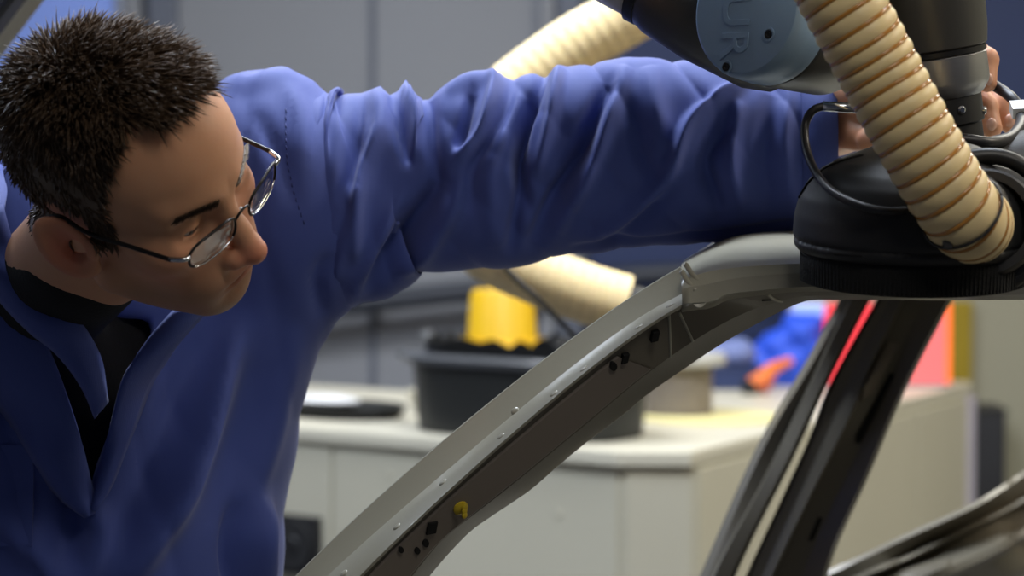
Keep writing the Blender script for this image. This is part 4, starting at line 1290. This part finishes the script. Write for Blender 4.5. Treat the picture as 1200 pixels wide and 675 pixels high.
# breast pocket on his right side
pk = [ray(BCO, x, y) for x, y in ((-60, 520), (38, 522), (40, 560), (38, 640), (-60, 640))]
if all(h[0] is not None for h in pk):
    bm = bmesh.new()
    vs = [bm.verts.new(h + n * .003) for h, n in pk] + [bm.verts.new(h - n * .004) for h, n in pk]
    bm.faces.new(vs[:5]); bm.faces.new(list(reversed(vs[5:])))
    for i in range(5): bm.faces.new((vs[i], vs[i + 5], vs[(i + 1) % 5 + 5], vs[(i + 1) % 5]))
    bm_obj('pocket', bm, M_COAT, coat)

# trousers and shoes (below the picture)
def trouser_sdf(p):
    e = sd_cone(p, HIP + np.array([-.06, 0, 0]), HIP + np.array([.06, 0, 0]), .14, .14)
    for s in (-1, 1):
        k = np.array([FEET[0] + .13 * s, 2.40, .50]); an = np.array([FEET[0] + .15 * s, 2.46, .09])
        e = smin(e, sd_cone(p, HIP + np.array([.09 * s, 0, -.03]), k, .10, .075), .04)
        e = smin(e, sd_cone(p, k, an, .075, .062), .02)
    return smax(e, -(p[:, 2] - .06), .01)
TV, TF = snets(trouser_sdf, (FEET[0] - .35, 2.2, .03), (FEET[0] + .38, 2.72, 1.1), .014)
TV = smooth_v(TV, TF, 2)
mesh('trousers', TV, TF, M_TROUSER, man)
for s in (-1, 1):
    c = np.array([FEET[0] + .15 * s, 2.44, 0])
    def shoe(p, c=c):
        q_ = p - c
        e = sd_cone(q_, (0, .06, .045), (0, -.13, .03), .045, .040)
        e = smin(e, sd_cone(q_, (0, .04, .05), (0, .03, .11), .045, .05), .03)
        return smax(e, -(q_[:, 2] - .002), .004)
    V_, Fc_ = snets(shoe, c + np.array([-.09, -.2, -.01]), c + np.array([.09, .15, .18]), .008)
    mesh('shoe', smooth_v(V_, Fc_, 1), Fc_, M_SHOE, man)

# ---------------- spectacles
gl = thing('eyeglasses', h2w((.10, 0, 0)), 'thin dark metal half-rim spectacles on the man face', 'eyeglasses')
mg = bpy.data.materials.new('spectacle_glass'); mg.use_nodes = True
gnt = mg.node_tree; gnt.nodes.remove(gnt.nodes['Principled BSDF'])
tr_ = gnt.nodes.new('ShaderNodeBsdfTransparent'); gs = gnt.nodes.new('ShaderNodeBsdfGlossy'); gs.inputs['Roughness'].default_value = .03
fr = gnt.nodes.new('ShaderNodeFresnel'); fr.inputs[0].default_value = 1.5
nzg = gnt.nodes.new('ShaderNodeTexNoise'); nzg.inputs['Scale'].default_value = 12
mxs = gnt.nodes.new('ShaderNodeMixShader'); mth = gnt.nodes.new('ShaderNodeMath'); mth.operation = 'MULTIPLY_ADD'; mth.inputs[1].default_value = .01
gnt.links.new(nzg.outputs['Fac'], mth.inputs[0]); gnt.links.new(fr.outputs[0], mth.inputs[2])
hlf = gnt.nodes.new('ShaderNodeMath'); hlf.operation = 'MULTIPLY'; hlf.inputs[1].default_value = .55
gnt.links.new(mth.outputs[0], hlf.inputs[0]); gnt.links.new(hlf.outputs[0], mxs.inputs[0]); gnt.links.new(tr_.outputs[0], mxs.inputs[1]); gnt.links.new(gs.outputs[0], mxs.inputs[2])
gnt.links.new(mxs.outputs[0], gnt.nodes['Material Output'].inputs[0])
def lens_pts(s, n=28):
    out = []
    for k in range(n):
        t = 2 * math.pi * k / n
        ct, st_ = math.cos(t), math.sin(t)
        yy = .0265 * math.copysign(abs(ct) ** .7, ct); zz = .0138 * math.copysign(abs(st_) ** .75, st_)
        yv = .0365 + yy
        out.append(np.array([.1105 - 3.6 * (yv - .012) ** 2 - .10 * zz * 0 + .12 * zz, yv * s, -.008 + zz]))
    return out
for s in (1, -1):
    ring = lens_pts(s)
    c = sum(ring) / len(ring)
    v = [h2w(p_) for p_ in ring] + [h2w(p_ - np.array([.0018, 0, 0])) for p_ in ring]
    k = len(ring)
    bm = bmesh.new(); vs = [bm.verts.new(p_) for p_ in v]
    bm.faces.new(vs[:k]); bm.faces.new(list(reversed(vs[k:])))
    for i in range(k): bm.faces.new((vs[i], vs[i + k], vs[(i + 1) % k + k], vs[(i + 1) % k]))
    bm_obj('lens', bm, mg, gl)
    rimp = [ring[i % k] for i in range(-3, k // 2 + 4)]          # upper half rim
    tube('half_rim', [h2w(p_) for p_ in rimp], .00115, M_FRAME, gl, 60, 8)
    low = [ring[i % k] for i in range(k // 2 + 3, k - 2)]
    tube('lower_rim', [h2w(p_) for p_ in low], .0006, M_STEEL, gl, 40, 6)
    hx = ring[0] + np.array([-.001, .002 * s, .006])
    hinge = tube('end_piece', [h2w(ring[1]), h2w(hx + np.array([.001, .004 * s, 0])), h2w(hx + np.array([-.010, .0085 * s, 0]))], .0021, M_STEEL, gl, 14, 8)
    tpl = [hx + np.array([-.008, .0085 * s, 0]), np.array([.055, .0765 * s, .0]), np.array([.015, .0805 * s, .003]), np.array([-.012, .0800 * s, .010]), np.array([-.034, .0800 * s, -.004]), np.array([-.044, .0790 * s, -.022])]
    tube('temple', [h2w(p_) for p_ in tpl], .0019, M_FRAME, gl, 50, 8)
    tube('nose_pad', [h2w((.1035, .0085 * s, -.008)), h2w((.1010, .0105 * s, -.013))], .0016, M_WHITE, gl, 6, 8)
tube('bridge', [h2w(lens_pts(1)[13]), h2w((.1125, .004, .001)), h2w((.1125, -.004, .001)), h2w(lens_pts(-1)[13])], .0011, M_FRAME, gl, 20, 8)

# ================================================================== SANDER
SB = P(1070, 330, 2.06); SK = .96
ta = math.radians(6)
SX = np.array([1.0, 0, 0]); SY = np.array([0, math.cos(ta), math.sin(ta)]); SZ = np.array([0, -math.sin(ta), math.cos(ta)])
SR = np.stack([SX, SY, SZ], 1)
def s2w(p): return np.asarray(p) @ SR.T * SK + SB
def w2s(p): return (np.asarray(p) - SB) @ SR / SK
sand = thing('sander', SB, 'black disc sander head pressed on the car roof by the robot', 'sander')
prof_r = np.array([.096, .1005, .101, .100, .096, .089, .079, .062, .035, .0])
prof_z = np.array([.026, .032, .042, .056, .072, .084, .094, .103, .109, .110])
def sander_sdf(p):
    r = np.linalg.norm(p[:, :2], axis=1)
    # rounded dome: intersection of a bulged cylinder and a dome
    rz = np.interp(p[:, 2], prof_z, prof_r, left=.094, right=0)
    e = (r - rz) * .75
    e = np.maximum(e, p[:, 2] - .110)
    e = np.maximum(e, .026 - p[:, 2])
    m0 = w2s(P(1120, 232, 2.13)); m1 = w2s(P(1330, 190, 2.20))
    e = smin(e, sd_cone(p, m0, m1, .046, .050), .03)
    # top panel step
    e = smin(e, sd_ell(p, (.012, .02, .098), (.060, .055, .020)), .015)
    # seams
    e = np.maximum(e, -(np.abs(p[:, 2] - .036) - .0009 + 5 * np.maximum(.0975 - r, 0)))
    return e
V, Fc = snets(sander_sdf, (-.115, -.115, .02), (.27, .115, .14), .0024)
V = smooth_v(V, Fc, 2, .5)
sb_ = mesh('body', s2w(V), Fc, M_BLACKP, sand)
lathe('brush_skirt', [(r_s * SK, h_s * SK) for r_s, h_s in ((.060, .0), (.090, .0), (.0935, .004), (.0945, .022), (.092, .028), (.060, .030))], M_BRUSH, sand, SB, SZ, 72)
# bristle ribs round the skirt
bv2, bf2 = [], []
for k in range(150):
    t = 2 * math.pi * k / 150
    c0 = np.array([math.cos(t), math.sin(t), 0]) ; tg = np.array([-math.sin(t), math.cos(t), 0])
    i0 = len(bv2)
    for z in (.0015, .024):
        for rr_, w in ((.0925, .0012), (.0946, .0008)):
            bv2 += [s2w(c0 * rr_ + tg * w + np.array([0, 0, z])), s2w(c0 * rr_ - tg * w + np.array([0, 0, z]))]
    bf2 += [(i0 + 2, i0 + 3, i0 + 7, i0 + 6), (i0, i0 + 2, i0 + 6, i0 + 4), (i0 + 3, i0 + 1, i0 + 5, i0 + 7)]
o = mesh('bristles', bv2, bf2, M_BRUSH, sand, False); o['kind'] = 'stuff'
BS = bvh_of(sb_)
decal('cooling_slot', [(952, 206), (958, 201), (962, 203), (955, 209)], BS, M_SLOT, sand, .001)
decal('cooling_slot', [(977, 190), (984, 186), (989, 188), (981, 192)], BS, M_SLOT, sand, .001)
decal('latch_slit', [(978, 297), (1010, 299), (1010, 301), (978, 299)], BS, M_SLOT, sand, .001)
decal('warning_sticker', [(1016, 172.5), (1027, 171), (1028, 174), (1017, 175.5)], BS, mat('yellow_green_sticker', (0.55, 0.55, 0.05), .5), sand, .0012)
pts = [ray(BS, x, y) for x, y in ((937, 232), (946, 217), (958, 205), (972, 195), (990, 188), (1012, 182))]
tube('top_seam', [h + n * .0005 for h, n in pts if h is not None], .0012, M_SLOT, sand, 30, 6)
# dust port facing the camera, on the right of the body
PC = P(1139, 262, 2.0); PA = P(1112, 236, 1.97) - PC; PA = np.array([-.20, -.92, .12]); PA /= np.linalg.norm(PA)
port = lathe('dust_port', [(.030, -.07), (.043, -.06), (.043, .004), (.0405, .010), (.034, .010), (.034, -.02)], M_BLACKP, sand, PC + np.array([.010, 0, 0]), PA, 48)
lathe('port_ring', [(.0425, -.022), (.047, -.020), (.0475, -.012), (.0425, -.010)], M_RUBBER, port, PC + np.array([.010, 0, 0]), PA, 48)
q = [PC + np.array([.010, 0, 0]) + .0525 * (np.array([1, 0, .1]) * math.cos(t) + np.array([0, .1, 1]) * math.sin(t)) + np.array([0, .012, 0]) for t in np.linspace(-1.25, 2.3, 16)]
o = tube('port_cable', q, .0068, M_RUBBER, None, 50, 12)
tag(o, 'thick black cable curled round the sander dust port', 'cable')

# ================================================================== SUCTION HOSE
def hose(name, pts, rad_, pitch, parent, seg=16, nv=40, amp=.08, wire=True, mh=M_HOSE):
    c = crspline(pts, 900)
    L = np.linalg.norm(np.diff(c, axis=0), axis=1).sum()
    n = int(L / pitch * seg)
    c = crspline(pts, n)
    t, a, b = frames(c)
    s = np.linspace(0, L, n)
    th = np.linspace(0, 2 * np.pi, nv, endpoint=False)
    ph = (s[:, None] / pitch - th[None] / (2 * np.pi)) % 1.0
    w = np.abs(np.sin(np.pi * ph)) ** .55
    r = rad_ * (1 - amp + amp * 1.3 * w)
    v = c[:, None] + r[..., None] * (np.cos(th)[None, :, None] * a[:, None] + np.sin(th)[None, :, None] * b[:, None])
    ob = mesh(name, v.reshape(-1, 3), grid_faces(n, nv, True, True), mh, parent)
    if wire:
        turns = L / pitch
        m = int(turns * 40)
        ss = np.linspace(0, L, m)
        ang = 2 * np.pi * ss / pitch
        ii = np.interp(ss, s, np.arange(n)); k = np.clip(ii.astype(int), 0, n - 2); fr_ = (ii - k)[:, None]
        cc = c[k] * (1 - fr_) + c[k + 1] * fr_; aa = a[k] * (1 - fr_) + a[k + 1] * fr_; bb2 = b[k] * (1 - fr_) + b[k + 1] * fr_
        h = cc + rad_ * (1 - amp + .022) * (np.cos(ang)[:, None] * aa + np.sin(ang)[:, None] * bb2)
        vv, ff = tube_vf(h, rad_ * .072, 6)
        mesh('spiral_wire', vv, ff, M_WIRE, parent)
    return ob, c, a, b
HP = [P(800, -330, 1.96), P(905, -150, 1.93), P(985, -2, 1.925), P(1030, 82, 1.93), P(1072, 160, 1.93), P(1104, 215, 1.935), P(1127, 249, 1.945), P(1138, 261, 1.965), P(1141, 263, 2.0)]
hs = thing('suction_hose', PC, 'cream ribbed suction hose with amber spiral plugged into the sander', 'hose', None)
ho, hc, ha, hb = hose('tube', HP, .0308, .0130, hs)
# cable tie near the lower end
hx_, hy_, hd_ = proj(hc)
k = int(np.argmin(np.abs(hy_ - 250)))
pts = [hc[k] + .0328 * (math.cos(t) * ha[k] + math.sin(t) * hb[k]) for t in np.linspace(0, 2 * math.pi, 40)]
ti = thing('cable_tie', hc[k], 'thin black cable tie round the lower end of cream hose', 'cable tie')
tube('strap', pts, .0013, M_BLACKP, ti, 60, 6)
q = ray(bvh_of(ho), 1110, 287)
q = q[0] if q[0] is not None else hc[k]
box('head', q + np.array([-.0035, -.004, -.003]), q + np.array([.0035, .001, .0035]), M_BLACKP, ti, .0008)

# background loop of the same kind of hose
D = 3.5
hs2 = thing('suction_hose', P(735, 358, D), 'cream duct hose looping behind the outstretched arm, out of focus', 'hose', None)
hose('tube', [P(930, -330, D), P(850, -60, D), P(745, 12, D), P(660, 62, D), P(570, 135, D), P(525, 215, D), P(560, 285, D), P(630, 322, D), P(690, 345, D), P(733, 358, D)], .0415, .017, hs2, 10, 28, .02, False)
c0 = P(733, 358, D); ax_ = P(760, 366, D) - P(733, 358, D)
tube('cuff', [P(728, 356, D), P(745, 361, D), P(775, 372, D + .05), P(810, 410, D + .1)], [.030, .030, .026, .022], M_RUBBER, hs2, 20, 20)
o = tube('thin_cable', [P(560, 250, D - .05), P(590, 310, D - .055), P(630, 350, D - .055), P(668, 388, D - .03), P(720, 440, D)], .004, M_CABLE, None, 30, 8)
tag(o, 'thin dark cable hanging across the blurred duct hose', 'cable')

# ================================================================== ROBOT ARM
RB = P(250, -640, 2.25)
rob = thing('robot_arm', (RB[0], RB[1], CEIL), 'dark grey jointed robot arm with pale blue joint cap', 'robot arm')
AL = mat('satin_link_tube', (0.5, 0.49, 0.48), 0.38, metal=0.2, scale=20, bump=.03, bscale=300)
# wrist axis: vertical tube above the flange
FT = P(1104, 118, 2.185)         # centre of aluminium ring bottom
WA_ = np.array([-.16, -.10, 1.0]); WA_ /= np.linalg.norm(WA_)
W0 = P(1114, 160, 2.15)
def up(h): return W0 + WA_ * h
k_ = 2.185 / F                    # metres per pixel there
fl = lathe('tool_flange', [(.026, -.012), (.0275, -.010), (.0275, .010), (.030, .012), (.030, .036), (.024, .037)], M_BLACKP, rob, W0, WA_, 40)
for k in range(6):
    t = 2 * math.pi * k / 6 + .75
    n = np.array([math.cos(t), math.sin(t), 0])
    lathe('flange_screw', [(.0034, -.001), (.0034, .002), (.002, .0033), (0, .0035)], M_STEEL, fl, up(.022) + n * .0295, n, 14)
lathe('wrist_ring', [(.030, .034), (.0325, .036), (.0375, .043), (.0388, .047), (.0388, .068), (.037, .070)], M_ALU, rob, W0, WA_, 56)
lathe('seal_ring', [(.037, .069), (.0395, .070), (.0395, .074), (.037, .075)], M_RUBBER, rob, W0, WA_, 56)
lathe('wrist_housing', [(.038, .074), (.0405, .076), (.0425, .090), (.0440, .125), (.0455, .18), (.046, .26)], M_ROBOT, rob, W0, WA_, 56)
Jw = up(.25)
# forearm joint housing with blue cap
CC = P(905, 17, 2.085)           # cap centre (rear of the front face)
CA = np.array([-.70, -.70, .10]); CA /= np.linalg.norm(CA)
hb_c = CC - CA * .075
lathe('joint_housing', [(.030, -.085), (.050, -.08), (.0575, -.065), (.0585, -.010), (.0565, -.004), (.05, 0)], M_ROBOT, rob, CC - CA * .004, CA, 64)
cap = lathe('joint_cap', [(.0560, -.004), (.0580, -.002), (.0582, .004), (.0576, .006), (.0574, .016), (.0565, .026), (.0545, .0315), (.0520, .0335), (.0, .0345)], M_CAP, rob, CC, CA, 72)
e1 = np.cross(CA, np.array([0, 0, 1.0])); e1 /= np.linalg.norm(e1)
if e1[0] < 0: e1 = -e1
e2 = np.cross(e1, CA); 
if e2[2] < 0: e2 = -e2
fc0 = CC + CA * .0342
for x, z in ((.026, -.022), (-.016, -.047), (-.03, .036)):
    lathe('cap_screw_recess', [(.0058, 0), (.0056, .0009), (.0042, .0009), (.0038, .0002), (0, .0002)], M_CAP, cap, fc0 + e1 * x + e2 * z - CA * .0004, CA, 20)
    lathe('cap_screw', [(.0034, 0), (.0034, .0010), (.0018, .0010), (.0014, .0003), (0, .0003)], M_FRAME, cap, fc0 + e1 * x + e2 * z, CA, 6 * 3)
# raised letters on the cap, turned a quarter clockwise
tx = bpy.data.curves.new('logo_lettering', 'FONT'); tx.body = 'UR'; tx.size = .040; tx.extrude = .0006; tx.align_x = 'CENTER'; tx.align_y = 'CENTER'; tx.bevel_depth = .0003
tx.space_character = 1.05
to = bpy.data.objects.new('logo_lettering', tx); COL.objects.link(to); tx.materials.append(M_CAP)
tp = fc0 + e1 * -.010 + e2 * -.014 + CA * .0001
Mx = Matrix.Identity(4)
rgt, upv = -e2, e1
for i in range(3):
    Mx[i][0] = rgt[i]; Mx[i][1] = upv[i]; Mx[i][2] = CA[i]; Mx[i][3] = tp[i]
to.matrix_basis = Mx
bpy.context.view_layer.update()
lm = bpy.data.meshes.new_from_object(to.evaluated_get(bpy.context.evaluated_depsgraph_get()))
lm.transform(Mx)
bpy.data.objects.remove(to)
lm.materials.clear()
link('logo_lettering', lm, M_CAP, cap, False)
# second joint: right of the cap, behind the hose, carries the wrist
tube('forearm_link', [CC - CA * .045, P(990, 10, 2.17), P(1050, -30, 2.19), Jw + np.array([-.01, 0, .03])], [.052, .050, .048, .046], M_ROBOT, rob, 30, 40)
lathe('joint_housing', [(0, -.075), (.035, -.07), (.052, -.055), (.052, .055), (.035, .07), (0, .075)], M_ROBOT, rob, Jw + WA_ * .03, (0.2, -1, 0), 48)
# upper arm link to the left
u0 = P(892, 24, 2.172); u1 = P(735, -58, 2.20)
ud = (u1 - u0) / np.linalg.norm(u1 - u0)
lathe('elbow_sleeve', [(0, -.06), (.03, -.053), (.05, -.035), (.058, -.012), (.0595, .045), (.056, .085), (.052, .098), (.03, .099)], M_ROBOT, rob, u0, ud, 56)
lathe('seal_ring', [(.048, .096), (.0535, .097), (.0535, .106), (.048, .107)], M_RUBBER, rob, u0, ud, 56)
dl_ = .62
lathe('arm_link', [(.049, .105), (.0505, .108), (.0505, .14), (.047, .145), (.047, dl_), (.03, dl_)], AL, rob, u0, ud, 56)
ue = u0 + ud * dl_
lathe('joint_housing', [(0, -.09), (.05, -.085), (.062, -.06), (.062, .06), (.05, .085), (0, .09)], M_ROBOT, rob, ue, (0, 1, 0), 48)
lathe('joint_cap', [(.06, .0), (.06, .02), (.05, .03), (0, .03)], M_CAP, rob, ue + np.array([0, -.085, 0]), (0, -1, 0), 48)
tube('shoulder_link', [ue, ue + np.array([-.02, .05, .35]), (ue[0] - .02, ue[1] + .05, CEIL - .35)], .055, M_ROBOT, rob, 20, 32)
lathe('base_column', [(.075, CEIL - .4), (.09, CEIL - .38), (.09, CEIL - .03), (.15, CEIL - .03), (.15, CEIL)], M_ROBOT, rob, (ue[0] - .02, ue[1] + .05, 0), (0, 0, 1), 48)

# ================================================================== CABLES ON THE TOOL
sc_ = thing('sensor_cable', P(985, 126, 2.04), 'black cable with steel plug looping over the sander', 'cable')
tube('cable', [P(968, 124, 2.06), P(952, 130, 2.06), P(943, 150, 2.06), P(948, 185, 2.04), P(968, 218, 1.995), P(1000, 238, 1.965), P(1035, 247, 1.955), P(1065, 246, 1.965), P(1100, 236, 1.985)], .0034, M_CABLE, sc_, 80, 12)
tube('steel_plug', [P(964, 124.5, 2.06), P(1008, 127, 2.06)], .0042, M_STEEL, sc_, 8, 20, False)
cb_ = thing('tool_cable', P(1140, 165, 2.13), 'black cable with white tag bending behind the robot flange', 'cable')
tube('cable', [P(1100, 160, 2.105), P(1135, 164, 2.10), P(1160, 167, 2.105), P(1182, 162, 2.13), P(1195, 148, 2.17), P(1196, 132, 2.21), P(1186, 115, 2.225), P(1168, 102, 2.245), P(1150, 92, 2.235), P(1130, 88, 2.22)], .0050, M_CABLE, cb_, 80, 12)
a = P(1193, 128, 2.205)
dt = P(1198, 140, 2.195) - P(1188, 117, 2.222); 
dn = dt / np.linalg.norm(dt); sd_ = np.cross(dn, np.array([0, 1.0, 0])); sd_ /= np.linalg.norm(sd_); nd_ = np.cross(dn, sd_)
v = [a + dn * i + sd_ * j + nd_ * k for k in (-.0052, .0052) for i, j in ((-.007, -.0060), (.007, -.0060), (.008, .0055), (-.006, .0060))]
mesh('white_tag', v, [(0, 1, 2, 3), (7, 6, 5, 4), (0, 4, 5, 1), (1, 5, 6, 2), (2, 6, 7, 3), (3, 7, 4, 0)], M_WHITE, cb_, False)
